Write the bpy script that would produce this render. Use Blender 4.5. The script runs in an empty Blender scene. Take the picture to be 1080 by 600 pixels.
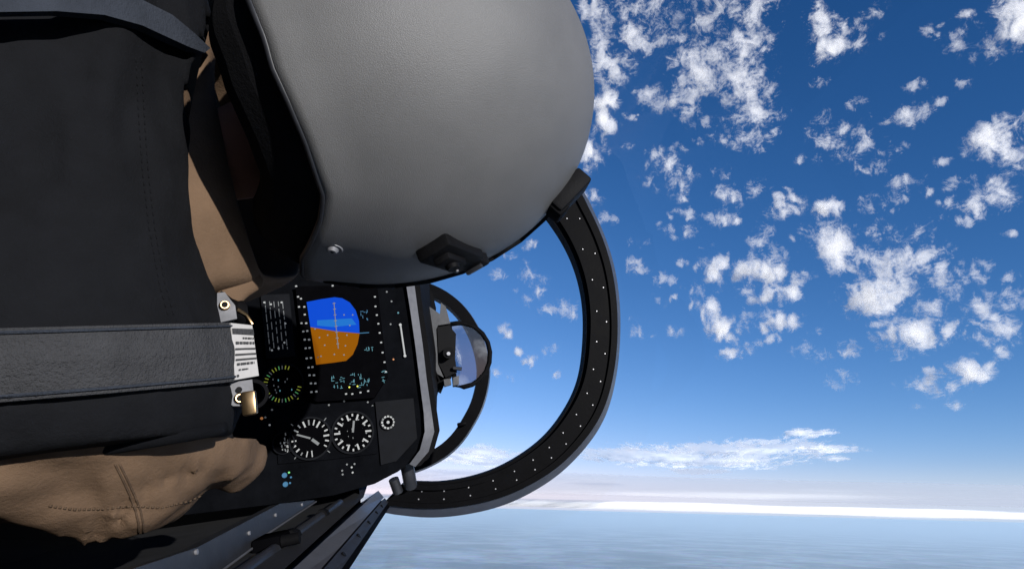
import bpy, bmesh, math, random
import numpy as np
from mathutils import Matrix, Vector

random.seed(5)
RNG = np.random.default_rng(5)
S = bpy.context.scene
C = S.collection
RAD = math.radians

# ------------------------------------------------------------------ camera
FOC = 640.0                       # focal length in pixels of a 1080 wide frame
PITCH, ROLL = 20.25, 1.55
cam_d = bpy.data.cameras.new('camera')
cam = bpy.data.objects.new('camera', cam_d)
C.objects.link(cam)
S.camera = cam
cam_d.sensor_fit = 'HORIZONTAL'
cam_d.sensor_width = 36.0
cam_d.lens = 36.0 * FOC / 1080.0
cam_d.clip_start = 0.02
cam_d.clip_end = 3.0e6
CAMROT = (Matrix.Rotation(RAD(90 + PITCH), 4, 'X') @ Matrix.Rotation(RAD(ROLL), 4, 'Z'))
cam.matrix_world = CAMROT

# ------------------------------------------------------------------ sky, sun, exposure
SUN_EL, SUN_AZ = 10.0, 146.0      # azimuth clockwise from the view heading (+Y)
wd = bpy.data.worlds.new('World')
S.world = wd
wd.use_nodes = True
nt = wd.node_tree
bg = nt.nodes['Background']
sky = nt.nodes.new('ShaderNodeTexSky')
sky.sky_type = 'NISHITA'
sky.sun_disc = False
sky.sun_elevation = RAD(SUN_EL)
sky.sun_rotation = RAD(SUN_AZ)
sky.altitude = 3000
sky.air_density = 1.0
sky.dust_density = 0.0
sky.ozone_density = 3.0
# grade the sky per channel: deep blue overhead, mid blue low down
sepc = nt.nodes.new('ShaderNodeSeparateColor')
comb = nt.nodes.new('ShaderNodeCombineColor')
nt.links.new(sky.outputs[0], sepc.inputs[0])
for k_, (g_, t_) in enumerate(((1.651, 0.78), (1.146, 0.865), (0.988, 1.18))):
    pw_ = nt.nodes.new('ShaderNodeMath')
    pw_.operation = 'POWER'
    pw_.inputs[1].default_value = g_
    ml_ = nt.nodes.new('ShaderNodeMath')
    ml_.operation = 'MULTIPLY'
    ml_.inputs[1].default_value = t_
    nt.links.new(sepc.outputs[k_], pw_.inputs[0])
    nt.links.new(pw_.outputs[0], ml_.inputs[0])
    nt.links.new(ml_.outputs[0], comb.inputs[k_])
# the pale veil of air low over the horizon
geo_ = nt.nodes.new('ShaderNodeTexCoord')
sep_ = nt.nodes.new('ShaderNodeSeparateXYZ')
nt.links.new(geo_.outputs['Generated'], sep_.inputs[0])
low_ = nt.nodes.new('ShaderNodeMapRange')
low_.interpolation_type = 'SMOOTHSTEP'
low_.inputs['From Min'].default_value = -0.02
low_.inputs['From Max'].default_value = 0.075
low_.inputs['To Min'].default_value = 1.0
low_.inputs['To Max'].default_value = 0.0
nt.links.new(sep_.outputs['Z'], low_.inputs[0])
veil = nt.nodes.new('ShaderNodeMix')
veil.data_type = 'RGBA'
veil.inputs[7].default_value = (3.45, 4.85, 6.4, 1)
nt.links.new(low_.outputs[0], veil.inputs[0])
nt.links.new(comb.outputs[0], veil.inputs[6])
nt.links.new(veil.outputs[2], bg.inputs[0])
bg.inputs[1].default_value = 0.10

sun_d = bpy.data.lights.new('sun', 'SUN')
sun_d.energy = 5.0
sun_d.angle = RAD(0.53)
sun_d.color = (1.0, 0.965, 0.92)
sun = bpy.data.objects.new('sun', sun_d)
C.objects.link(sun)
SUNDIR = Vector((math.cos(RAD(SUN_EL)) * math.sin(RAD(SUN_AZ)), math.cos(RAD(SUN_EL)) * math.cos(RAD(SUN_AZ)), math.sin(RAD(SUN_EL))))
sun.rotation_euler = SUNDIR.to_track_quat('Z', 'Y').to_euler()
sun.location = SUNDIR * 50

vs = S.view_settings
vs.view_transform = 'Standard'
vs.look = 'None'
vs.exposure = 0.5
vs.gamma = 1.0
vs.use_curve_mapping = False
S.render.engine = 'CYCLES'
cy = S.cycles
cy.use_denoising = True
cy.max_bounces = 10
cy.transparent_max_bounces = 64
cy.volume_bounces = 1
cy.caustics_reflective = False
cy.caustics_refractive = False

# ------------------------------------------------------------------ the aircraft's own axes
# x = its right, y = forward, z = its up; the camera sits at the origin behind the pilot's right shoulder
_R = Vector((0.188, -1, 0.2347)).normalized()
_F = Vector((-0.148, -0.2625, -1)).normalized()
_U = _R.cross(_F)
AXES = Matrix(((_R.x, _F.x, _U.x, 0), (_R.y, _F.y, _U.y, 0), (_R.z, _F.z, _U.z, 0), (0, 0, 0, 1)))
JET = CAMROT @ AXES               # aircraft -> world


def ray(px, py):
    v = Vector(((px - 540) / FOC, (300 - py) / FOC, -1))
    return Vector((v.dot(_R), v.dot(_F), v.dot(_U)))


def at(px, py, d):
    """point d metres ahead of the camera (along the aircraft's nose) seen at a pixel of the photograph"""
    v = ray(px, py)
    return v * (d / v.y)


def atz(px, py, z):
    v = ray(px, py)
    return v * (z / v.z)


# ------------------------------------------------------------------ materials
MATS = {}


def mat(name, col, rough=0.6, metal=0.0, var=0.15, scale=40.0, bump=0.0, bscale=200.0, spec=0.5, emit=None, estr=0.0, coat=0.0):
    m = bpy.data.materials.new(name)
    m.use_nodes = True
    n = m.node_tree
    b = n.nodes['Principled BSDF']
    tc = n.nodes.new('ShaderNodeTexCoord')
    if var > 0:
        nz = n.nodes.new('ShaderNodeTexNoise')
        nz.inputs['Scale'].default_value = scale
        nz.inputs['Detail'].default_value = 6
        nz.inputs['Roughness'].default_value = 0.65
        n.links.new(tc.outputs['Object'], nz.inputs['Vector'])
        rp = n.nodes.new('ShaderNodeValToRGB')
        rp.color_ramp.elements[0].position = 0.3
        rp.color_ramp.elements[1].position = 0.7
        rp.color_ramp.elements[0].color = tuple(c * (1 - var) for c in col) + (1,)
        rp.color_ramp.elements[1].color = tuple(min(1, c * (1 + var)) for c in col) + (1,)
        n.links.new(nz.outputs['Fac'], rp.inputs[0])
        n.links.new(rp.outputs[0], b.inputs['Base Color'])
        mr = n.nodes.new('ShaderNodeMapRange')
        mr.inputs['To Min'].default_value = max(0.02, rough - 0.1)
        mr.inputs['To Max'].default_value = min(1, rough + 0.1)
        n.links.new(nz.outputs['Fac'], mr.inputs['Value'])
        n.links.new(mr.outputs[0], b.inputs['Roughness'])
    else:
        b.inputs['Base Color'].default_value = tuple(col) + (1,)
        b.inputs['Roughness'].default_value = rough
    b.inputs['Metallic'].default_value = metal
    b.inputs['Specular IOR Level'].default_value = spec
    b.inputs['Coat Weight'].default_value = coat
    if emit:
        b.inputs['Emission Color'].default_value = tuple(emit) + (1,)
        b.inputs['Emission Strength'].default_value = estr
    if bump > 0:
        n2 = n.nodes.new('ShaderNodeTexNoise')
        n2.inputs['Scale'].default_value = bscale
        n2.inputs['Detail'].default_value = 4
        n.links.new(tc.outputs['Object'], n2.inputs['Vector'])
        bp = n.nodes.new('ShaderNodeBump')
        bp.inputs['Strength'].default_value = bump
        bp.inputs['Distance'].default_value = 0.002
        n.links.new(n2.outputs['Fac'], bp.inputs['Height'])
        n.links.new(bp.outputs[0], b.inputs['Normal'])
    MATS[name] = m
    return m


def weave(name, col, scale=900, bump=0.5, var=0.2, rough=0.9, sheen=0.0, dist=0.0006):
    """woven cloth: crossed wave bumps plus soft blotches"""
    m = mat(name, col, rough, var=var, scale=25, spec=0.08)
    n = m.node_tree
    b = n.nodes['Principled BSDF']
    b.inputs['Sheen Weight'].default_value = sheen
    b.inputs['Sheen Roughness'].default_value = 0.5
    tc = [x for x in n.nodes if x.type == 'TEX_COORD'][0]
    pair = []
    for sc in ((1, 0.4, 0.7), (0.4, 1, 0.7)):
        mp = n.nodes.new('ShaderNodeMapping')
        mp.inputs['Scale'].default_value = sc
        q = n.nodes.new('ShaderNodeTexNoise')
        q.inputs['Scale'].default_value = scale * 4.2
        q.inputs['Detail'].default_value = 2
        n.links.new(tc.outputs['Object'], mp.inputs[0])
        n.links.new(mp.outputs[0], q.inputs['Vector'])
        pair.append(q)
    a, c = pair
    f = n.nodes.new('ShaderNodeTexNoise')
    f.inputs['Scale'].default_value = 350
    f.inputs['Detail'].default_value = 5
    n.links.new(tc.outputs['Object'], f.inputs[0])
    s = n.nodes.new('ShaderNodeMath')
    s.operation = 'ADD'
    n.links.new(a.outputs['Fac'], s.inputs[0])
    n.links.new(c.outputs['Fac'], s.inputs[1])
    s2 = n.nodes.new('ShaderNodeMath')
    s2.operation = 'MULTIPLY_ADD'
    s2.inputs[1].default_value = 2.0
    n.links.new(f.outputs['Fac'], s2.inputs[0])
    n.links.new(s.outputs[0], s2.inputs[2])
    bp = n.nodes.new('ShaderNodeBump')
    bp.inputs['Strength'].default_value = bump
    bp.inputs['Distance'].default_value = dist
    n.links.new(s2.outputs[0], bp.inputs['Height'])
    n.links.new(bp.outputs[0], b.inputs['Normal'])
    return m


M_HELM = mat('helmet_paint', (0.0939, 0.0930, 0.0921), 0.52, var=0.10, scale=14, bump=0.26, bscale=1700, spec=0.34)
M_BLACKP = mat('black_plastic', (0.004, 0.004, 0.0045), 0.62, var=0.3, scale=60, bump=0.2, bscale=600, spec=0.06)
M_RUBBER = mat('black_rubber', (0.003, 0.003, 0.0035), 0.75, var=0.3, scale=60, spec=0.05)
M_PAD = weave('black_pad_and_shade', (0.0042, 0.0042, 0.0049), 300, 0.4)
M_VEST = weave('charcoal_nylon', (0.0050, 0.0053, 0.0064), 420, 0.5, 0.25)
M_VESTHEM = weave('charcoal_binding', (0.0029, 0.0032, 0.0042), 420, 0.5, 0.25)
M_SUIT = weave('tan_cotton', (0.0972, 0.0627, 0.0395), 500, 0.45, 0.16)
M_THREAD = weave('tan_thread', (0.060, 0.040, 0.026), 500, 0.4, 0.2)
M_WEB = weave('grey_webbing', (0.0353, 0.0358, 0.0381), 330, 0.9, 0.22, dist=0.0011)
M_WEBBLUE = weave('slate_webbing', (0.0246, 0.0286, 0.0370), 330, 0.8, 0.22)
M_STEEL = mat('brushed_steel', (0.2218, 0.2218, 0.2324), 0.42, 0.55, 0.15, 80)
M_BRASS = mat('worn_brass', (0.3056, 0.2071, 0.1084), 0.35, 1.0, 0.2, 80)
M_LABEL = mat('label_cloth', (0.2969, 0.2873, 0.2778), 0.8, var=0.1, scale=60)
M_INK = mat('printed_ink', (0.02, 0.02, 0.02), 0.8, var=0)
M_SKIN = mat('skin', (0.2324, 0.1056, 0.0669), 0.5, var=0.1, scale=30, bump=0.2, bscale=400)
M_GLOVE = mat('glove_leather', (0.06, 0.065, 0.05), 0.6, var=0.2, scale=50)
M_PANEL = mat('panel_black', (0.003, 0.0033, 0.0042), 0.65, var=0.35, scale=22, bump=0.15, bscale=300, spec=0.0)
M_PANEL2 = mat('panel_charcoal', (0.0045, 0.005, 0.0065), 0.6, var=0.3, scale=30, spec=0.06)
M_BEZEL = mat('bezel_black', (0.0016, 0.0016, 0.002), 0.7, var=0.2, scale=50, spec=0.0)
M_FRAME = mat('frame_black', (0.0018, 0.0018, 0.0022), 0.5, var=0.35, scale=25, bump=0.1, bscale=150, spec=0.02)
M_FRAMEEDGE = mat('frame_sky_sheen', (0.040, 0.046, 0.060), 0.35, var=0.15, scale=30)
M_GREY = mat('grey_paint_lit_edge', (0.062, 0.063, 0.070), 0.38, var=0.2, scale=35, bump=0.1, bscale=120)  # also paints the lit edges of the console plate and knob
M_GREYD = mat('dark_grey_paint', (0.0145, 0.0152, 0.018), 0.42, var=0.25, scale=35, bump=0.1, bscale=120)
M_TUB = mat('tub_black', (0.006, 0.0065, 0.008), 0.6, var=0.4, scale=14)
M_SKINJ = mat('fuselage_grey', (0.22, 0.23, 0.25), 0.45, var=0.1, scale=3)
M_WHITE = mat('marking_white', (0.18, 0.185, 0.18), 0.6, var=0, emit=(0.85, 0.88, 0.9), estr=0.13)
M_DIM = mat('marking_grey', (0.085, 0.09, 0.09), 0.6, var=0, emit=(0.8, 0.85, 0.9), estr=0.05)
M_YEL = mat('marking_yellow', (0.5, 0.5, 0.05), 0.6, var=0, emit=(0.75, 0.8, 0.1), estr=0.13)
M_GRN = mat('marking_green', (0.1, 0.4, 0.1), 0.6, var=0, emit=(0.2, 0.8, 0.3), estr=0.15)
M_CYAN = mat('display_cyan', (0.02, 0.05, 0.06), 0.3, var=0, emit=(0.22, 0.60, 0.72), estr=0.26)
M_BLUEL = mat('lamp_blue', (0.02, 0.06, 0.10), 0.3, var=0, emit=(0.15, 0.45, 0.8), estr=0.16)
M_AMB = mat('lamp_amber', (0.2, 0.08, 0.03), 0.4, var=0, emit=(0.9, 0.35, 0.12), estr=0.22)
M_SCRB = mat('display_blue', (0.0, 0.01, 0.05), 0.12, var=0.0, emit=(0.006, 0.06, 0.60), estr=0.66)
M_SCRC = mat('display_sky_glow', (0.0, 0.02, 0.05), 0.12, var=0.0, emit=(0.02, 0.16, 0.60), estr=0.62)
M_SCRO = mat('display_brown', (0.04, 0.015, 0.0), 0.12, var=0.0, emit=(0.34, 0.105, 0.004), estr=0.48)


def glass(name, base_refl=0.02, tintc=(1, 1, 1), smear=0.0, edge=0.35):
    m = bpy.data.materials.new(name)
    m.use_nodes = True
    n = m.node_tree
    n.nodes.remove(n.nodes['Principled BSDF'])
    out = n.nodes['Material Output']
    tr = n.nodes.new('ShaderNodeBsdfTransparent')
    tr.inputs[0].default_value = tuple(tintc) + (1,)
    gl = n.nodes.new('ShaderNodeBsdfGlossy')
    gl.inputs['Roughness'].default_value = 0.02
    lw = n.nodes.new('ShaderNodeLayerWeight')
    lw.inputs[0].default_value = 0.5
    pw = n.nodes.new('ShaderNodeMath')
    pw.operation = 'POWER'
    pw.inputs[1].default_value = 4.0
    mr = n.nodes.new('ShaderNodeMapRange')
    mr.inputs['To Min'].default_value = base_refl
    mr.inputs['To Max'].default_value = edge
    mx = n.nodes.new('ShaderNodeMixShader')
    n.links.new(lw.outputs['Facing'], pw.inputs[0])
    n.links.new(pw.outputs[0], mr.inputs[0])
    n.links.new(mr.outputs[0], mx.inputs[0])
    n.links.new(tr.outputs[0], mx.inputs[1])
    n.links.new(gl.outputs[0], mx.inputs[2])
    last = mx
    if smear > 0:
        df = n.nodes.new('ShaderNodeBsdfDiffuse')
        df.inputs[0].default_value = (0.8, 0.85, 0.9, 1)
        tc = n.nodes.new('ShaderNodeTexCoord')
        mp = n.nodes.new('ShaderNodeMapping')
        mp.inputs['Scale'].default_value = (3, 0.6, 3)
        nz = n.nodes.new('ShaderNodeTexNoise')
        nz.inputs['Scale'].default_value = 6
        nz.inputs['Detail'].default_value = 8
        n.links.new(tc.outputs['Object'], mp.inputs[0])
        n.links.new(mp.outputs[0], nz.inputs[0])
        m2 = n.nodes.new('ShaderNodeMapRange')
        m2.inputs['From Min'].default_value = 0.45
        m2.inputs['From Max'].default_value = 0.8
        m2.inputs['To Max'].default_value = smear
        n.links.new(nz.outputs['Fac'], m2.inputs[0])
        mx2 = n.nodes.new('ShaderNodeMixShader')
        n.links.new(m2.outputs[0], mx2.inputs[0])
        n.links.new(mx.outputs[0], mx2.inputs[1])
        n.links.new(df.outputs[0], mx2.inputs[2])
        last = mx2
    n.links.new(last.outputs[0], out.inputs['Surface'])
    return m


M_CANOPY = glass('canopy_glass', 0.006, (0.985, 0.99, 1.0), 0.0015, 0.12)
M_HUDGLASS = glass('combiner_glass', 0.08, (0.28, 0.32, 0.40), 0.20, 0.2)

# ------------------------------------------------------------------ mesh helpers


class MB:
    """collects shapes in aircraft coordinates; build() links them as ONE mesh object"""

    def __init__(self):
        self.v, self.f, self.m, self.mats = [], [], [], []

    def mi(self, m):
        if m not in self.mats:
            self.mats.append(m)
        return self.mats.index(m)

    def add(self, vs_, fs, m):
        o = len(self.v)
        k = self.mi(m)
        self.v += [Vector(p) for p in vs_]
        self.f += [tuple(i + o for i in f) for f in fs]
        self.m += [k] * len(fs)

    def box(self, c, sx, sy, sz, m, ax=None, bev=0.0):
        """ax: three axis vectors"""
        ax = ax or (Vector((1, 0, 0)), Vector((0, 1, 0)), Vector((0, 0, 1)))
        c = Vector(c)
        if bev <= 0:
            vs_ = [c + ax[0] * (sx / 2 * a) + ax[1] * (sy / 2 * b) + ax[2] * (sz / 2 * d) for a in (-1, 1) for b in (-1, 1) for d in (-1, 1)]
            self.add(vs_, [(0, 1, 3, 2), (4, 6, 7, 5), (0, 4, 5, 1), (2, 3, 7, 6), (0, 2, 6, 4), (1, 5, 7, 3)], m)
            return
        bm = bmesh.new()
        bmesh.ops.create_cube(bm, size=1)
        bmesh.ops.scale(bm, vec=(sx, sy, sz), verts=bm.verts)
        bmesh.ops.bevel(bm, geom=bm.edges[:], offset=bev, segments=2, profile=0.5, affect='EDGES')
        self.addbm(bm, m, lambda p: c + ax[0] * p.x + ax[1] * p.y + ax[2] * p.z)

    def addbm(self, bm, m, fn=lambda p: p):
        bm.verts.ensure_lookup_table()
        self.add([fn(v.co) for v in bm.verts], [tuple(v.index for v in f.verts) for f in bm.faces], m)
        bm.free()

    def prism(self, pts, dirv, m, m_side=None):
        """polygon swept along dirv"""
        dirv = Vector(dirv)
        n = len(pts)
        vs_ = [Vector(p) for p in pts] + [Vector(p) + dirv for p in pts]
        self.add(vs_, [tuple(range(n)), tuple(range(2 * n - 1, n - 1, -1))], m)
        self.add(vs_, [(i, i + n, (i + 1) % n + n, (i + 1) % n) for i in range(n)], m_side or m)

    def tube(self, pts, r, m, seg=8, cap=True):
        pts = [Vector(p) for p in pts]
        n = len(pts)
        rr = r if isinstance(r, (list, tuple)) else [r] * n
        rings = []
        up = Vector((0.3, 0.2, 0.93))
        for i, p in enumerate(pts):
            t = (pts[min(i + 1, n - 1)] - pts[max(i - 1, 0)]).normalized()
            a = t.cross(up)
            if a.length < 1e-4:
                a = t.cross(Vector((1, 0, 0)))
            a.normalize()
            b = t.cross(a)
            rings += [p + (a * math.cos(q * 2 * math.pi / seg) + b * math.sin(q * 2 * math.pi / seg)) * rr[i] for q in range(seg)]
        fs = [(i * seg + q, i * seg + (q + 1) % seg, (i + 1) * seg + (q + 1) % seg, (i + 1) * seg + q) for i in range(n - 1) for q in range(seg)]
        if cap:
            fs += [tuple(range(seg)), tuple(range((n - 1) * seg, n * seg))]
        self.add(rings, fs, m)

    def disc(self, c, r, m, h=0.0, nrm=None, seg=20, r2=None):
        """short cylinder standing on c along nrm"""
        nrm = Vector(nrm or (0, -1, 0)).normalized()
        a = nrm.cross(Vector((0.1, 0.3, 1))).normalized()
        b = nrm.cross(a)
        r2 = r if r2 is None else r2
        c = Vector(c)
        lo = [c + (a * math.cos(q * 2 * math.pi / seg) + b * math.sin(q * 2 * math.pi / seg)) * r for q in range(seg)]
        hi = [c + nrm * h + (a * math.cos(q * 2 * math.pi / seg) + b * math.sin(q * 2 * math.pi / seg)) * r2 for q in range(seg)]
        self.add(lo + hi, [tuple(range(seg, 2 * seg)), tuple(range(seg))] + [(q, (q + 1) % seg, (q + 1) % seg + seg, q + seg) for q in range(seg)], m)

    def ring(self, c, r0, r1, m, h, nrm=None, seg=28):
        nrm = Vector(nrm or (0, -1, 0)).normalized()
        a = nrm.cross(Vector((0.1, 0.3, 1))).normalized()
        b = nrm.cross(a)
        c = Vector(c)
        vs_ = []
        for rr, hh in ((r0, 0), (r1, 0), (r1, h), (r0, h)):
            vs_ += [c + nrm * hh + (a * math.cos(q * 2 * math.pi / seg) + b * math.sin(q * 2 * math.pi / seg)) * rr for q in range(seg)]
        fs = [(k * seg + q, k * seg + (q + 1) % seg, ((k + 1) % 4) * seg + (q + 1) % seg, ((k + 1) % 4) * seg + q) for k in range(4) for q in range(seg)]
        self.add(vs_, fs, m)

    def strip(self, a, b, m, thick=None):
        """sheet between two point lists, optionally given a thickness vector list"""
        n = len(a)
        vs_ = [Vector(p) for p in a] + [Vector(p) for p in b]
        fs = [(i, i + 1, n + i + 1, n + i) for i in range(n - 1)]
        if thick is not None:
            th = thick if isinstance(thick, list) else [Vector(thick)] * n
            vs_ += [Vector(p) + th[i] for i, p in enumerate(a)] + [Vector(p) + th[i] for i, p in enumerate(b)]
            fs += [(2 * n + i + 1, 2 * n + i, 3 * n + i, 3 * n + i + 1) for i in range(n - 1)]
            fs += [(i + 1, i, 2 * n + i, 2 * n + i + 1) for i in range(n - 1)]
            fs += [(n + i, n + i + 1, 3 * n + i + 1, 3 * n + i) for i in range(n - 1)]
            fs += [(0, n, 3 * n, 2 * n), (n - 1, 3 * n - 1, 4 * n - 1, 2 * n - 1)]
        self.add(vs_, fs, m)

    def build(self, name, parent, smooth=False, angle=None, recalc=True):
        me = bpy.data.meshes.new(name)
        base = Vector(parent.get('_base', (0, 0, 0))) if parent else Vector()
        me.from_pydata([tuple(p - base) for p in self.v], [], self.f)
        for m in self.mats:
            me.materials.append(m)
        me.polygons.foreach_set('material_index', self.m)
        if recalc:
            bm = bmesh.new()
            bm.from_mesh(me)
            bmesh.ops.recalc_face_normals(bm, faces=bm.faces)
            bm.to_mesh(me)
            bm.free()
        if smooth:
            me.polygons.foreach_set('use_smooth', [True] * len(me.polygons))
            if angle:
                me.set_sharp_from_angle(angle=RAD(angle))
        o = bpy.data.objects.new(name, me)
        C.objects.link(o)
        if parent:
            o.parent = parent
            o['_base'] = tuple(base)
        return o


def tag(o, label=None, cat=None, group=None, kind=None):
    if label:
        o['label'] = label
    if cat:
        o['category'] = cat
    if group:
        o['group'] = group
    if kind:
        o['kind'] = kind
    return o


def thing(name, base, label, cat, group=None):
    """Empty at the thing's base, in aircraft axes; its parts are meshes under it"""
    o = bpy.data.objects.new(name, None)
    C.objects.link(o)
    o.empty_display_size = 0.05
    o.matrix_world = JET @ Matrix.Translation(Vector(base))
    o['_base'] = tuple(base)
    return tag(o, label, cat, group)


def mesh_from(name, verts, quads, m, smooth=True):
    me = bpy.data.meshes.new(name)
    nv, nf = len(verts), len(quads)
    me.vertices.add(nv)
    me.vertices.foreach_set('co', np.asarray(verts, np.float32).ravel())
    me.loops.add(nf * 4)
    me.loops.foreach_set('vertex_index', np.asarray(quads, np.int32).ravel())
    me.polygons.add(nf)
    me.polygons.foreach_set('loop_start', np.arange(0, nf * 4, 4, dtype=np.int32))
    me.update(calc_edges=True)
    me.validate()
    me.materials.append(m)
    if smooth:
        me.polygons.foreach_set('use_smooth', np.ones(len(me.polygons), bool))
    o = bpy.data.objects.new(name, me)
    C.objects.link(o)
    return o


def surface_nets(f):
    """closed quad mesh of the zero level of a 3-D field (inside < 0), in grid units"""
    s = f < 0
    nx, ny, nz = f.shape
    cnt = np.zeros((nx - 1, ny - 1, nz - 1), np.int8)
    for i in (0, 1):
        for j in (0, 1):
            for k in (0, 1):
                cnt += s[i:nx - 1 + i, j:ny - 1 + j, k:nz - 1 + k]
    act = (cnt > 0) & (cnt < 8)
    I, J, K = np.nonzero(act)
    if len(I) == 0:
        return np.zeros((0, 3)), np.zeros((0, 4), int)
    idx = -np.ones(act.shape, np.int32)
    idx[I, J, K] = np.arange(len(I))
    acc = np.zeros((len(I), 3))
    num = np.zeros(len(I))
    cor = [(i, j, k) for i in (0, 1) for j in (0, 1) for k in (0, 1)]
    for a in range(8):
        for b in range(a + 1, 8):
            A, B = cor[a], cor[b]
            if sum(abs(A[q] - B[q]) for q in range(3)) != 1:
                continue
            fa = f[I + A[0], J + A[1], K + A[2]]
            fb = f[I + B[0], J + B[1], K + B[2]]
            x = (fa < 0) != (fb < 0)
            t = np.where(x, fa / np.where(x, fa - fb, 1), 0)
            for q in range(3):
                acc[:, q] += np.where(x, A[q] + t * (B[q] - A[q]), 0)
            num += x
    V = acc / num[:, None] + np.stack([I, J, K], 1)
    Q = []
    for ax in range(3):
        sl0 = [slice(None)] * 3
        sl1 = [slice(None)] * 3
        sl0[ax] = slice(0, -1)
        sl1[ax] = slice(1, None)
        s0, s1 = s[tuple(sl0)], s[tuple(sl1)]
        P = np.stack(np.nonzero(s0 != s1), 1)
        u, w = (ax + 1) % 3, (ax + 2) % 3
        ok = (P[:, u] > 0) & (P[:, w] > 0) & (P[:, u] < f.shape[u] - 1) & (P[:, w] < f.shape[w] - 1)
        P = P[ok]
        flip = s0[P[:, 0], P[:, 1], P[:, 2]]
        q = []
        for du, dw in ((-1, -1), (0, -1), (0, 0), (-1, 0)):
            c = P.copy()
            c[:, u] += du
            c[:, w] += dw
            q.append(idx[c[:, 0], c[:, 1], c[:, 2]])
        q = np.stack(q, 1)
        q[~flip] = q[~flip][:, ::-1]
        Q.append(q)
    return V, np.concatenate(Q)


_TAB = RNG.random((32, 32, 32)).astype(np.float32)


def vnoise(X, Y, Z):
    i, j, k = np.floor(X).astype(int), np.floor(Y).astype(int), np.floor(Z).astype(int)
    x, y, z = X - i, Y - j, Z - k
    x, y, z = (t * t * (3 - 2 * t) for t in (x, y, z))
    i, j, k = i & 31, j & 31, k & 31
    i1, j1, k1 = (i + 1) & 31, (j + 1) & 31, (k + 1) & 31
    a = _TAB[i, j, k] * (1 - x) + _TAB[i1, j, k] * x
    b = _TAB[i, j1, k] * (1 - x) + _TAB[i1, j1, k] * x
    c = _TAB[i, j, k1] * (1 - x) + _TAB[i1, j, k1] * x
    d = _TAB[i, j1, k1] * (1 - x) + _TAB[i1, j1, k1] * x
    return (a * (1 - y) + b * y) * (1 - z) + (c * (1 - y) + d * y) * z


def fbm(X, Y, Z, octv=4, gain=0.5):
    """about -1 .. 1"""
    s, a, t = 0, 1.0, 0
    for o in range(octv):
        s = s + a * (vnoise(X + 11.3 * o, Y + 5.7 * o, Z + 3.1 * o) * 2 - 1)
        t += a
        a *= gain
        X, Y, Z = (X * 1.62 + Y * 1.18), (Y * 1.62 - X * 1.18), Z * 2.03
    return s / t * 1.9


# ================================================================== SETTING
H_GROUND = -7000.0
RADG = 620000.0


def ground_material():
    m = bpy.data.materials.new('farmland')
    m.use_nodes = True
    n = m.node_tree
    b = n.nodes['Principled BSDF']
    b.inputs['Roughness'].default_value = 0.95
    b.inputs['Specular IOR Level'].default_value = 0.1
    tc = n.nodes.new('ShaderNodeTexCoord')

    def noise(sc, det, rough=0.6):
        z = n.nodes.new('ShaderNodeTexNoise')
        z.inputs['Scale'].default_value = sc
        z.inputs['Detail'].default_value = det
        z.inputs['Roughness'].default_value = rough
        n.links.new(tc.outputs['Object'], z.inputs['Vector'])
        return z
    big = noise(1 / 15000.0, 10, 0.68)
    r = n.nodes.new('ShaderNodeValToRGB')
    e = r.color_ramp.elements
    e[0].position, e[0].color = 0.36, (0.08, 0.085, 0.06, 1)
    e[1].position, e[1].color = 0.66, (0.86, 0.80, 0.73, 1)
    x = e.new(0.45); x.color = (0.22, 0.20, 0.17, 1)
    x = e.new(0.55); x.color = (0.56, 0.52, 0.47, 1)
    n.links.new(big.outputs['Fac'], r.inputs[0])
    vo = n.nodes.new('ShaderNodeTexVoronoi')
    vo.inputs['Scale'].default_value = 1 / 1300.0
    vo.distance = 'CHEBYCHEV'
    n.links.new(tc.outputs['Object'], vo.inputs['Vector'])
    mx = n.nodes.new('ShaderNodeMix')
    mx.data_type = 'RGBA'
    mx.blend_type = 'OVERLAY'
    mx.inputs[0].default_value = 0.35
    n.links.new(r.outputs[0], mx.inputs[6])
    n.links.new(vo.outputs['Color'], mx.inputs[7])
    hs = n.nodes.new('ShaderNodeHueSaturation')
    hs.inputs['Saturation'].default_value = 0.75
    n.links.new(mx.outputs[2], hs.inputs['Color'])
    n.links.new(hs.outputs[0], b.inputs['Base Color'])
    return m


me = bpy.data.meshes.new('ground')
bm = bmesh.new()
radii = [0, 4000, 12000, 30000, 70000, 150000, 300000, RADG]
rings = []
for q, rr in enumerate(radii):
    rings.append([bm.verts.new((0, 0, 0))] if rr == 0 else [bm.verts.new((rr * math.cos(a * 2 * math.pi / 96), rr * math.sin(a * 2 * math.pi / 96), 0)) for a in range(96)])
for q in range(len(rings) - 1):
    A, B = rings[q], rings[q + 1]
    for a in range(96):
        if len(A) == 1:
            bm.faces.new((A[0], B[a], B[(a + 1) % 96]))
        else:
            bm.faces.new((A[a], B[a], B[(a + 1) % 96], A[(a + 1) % 96]))
bm.to_mesh(me)
bm.free()
me.materials.append(ground_material())
ground = bpy.data.objects.new('ground', me)
ground.location = (0, 0, H_GROUND)
C.objects.link(ground)
tag(ground, 'hazy pale blue and tan plain far below the horizon', 'ground', kind='structure')

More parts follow.
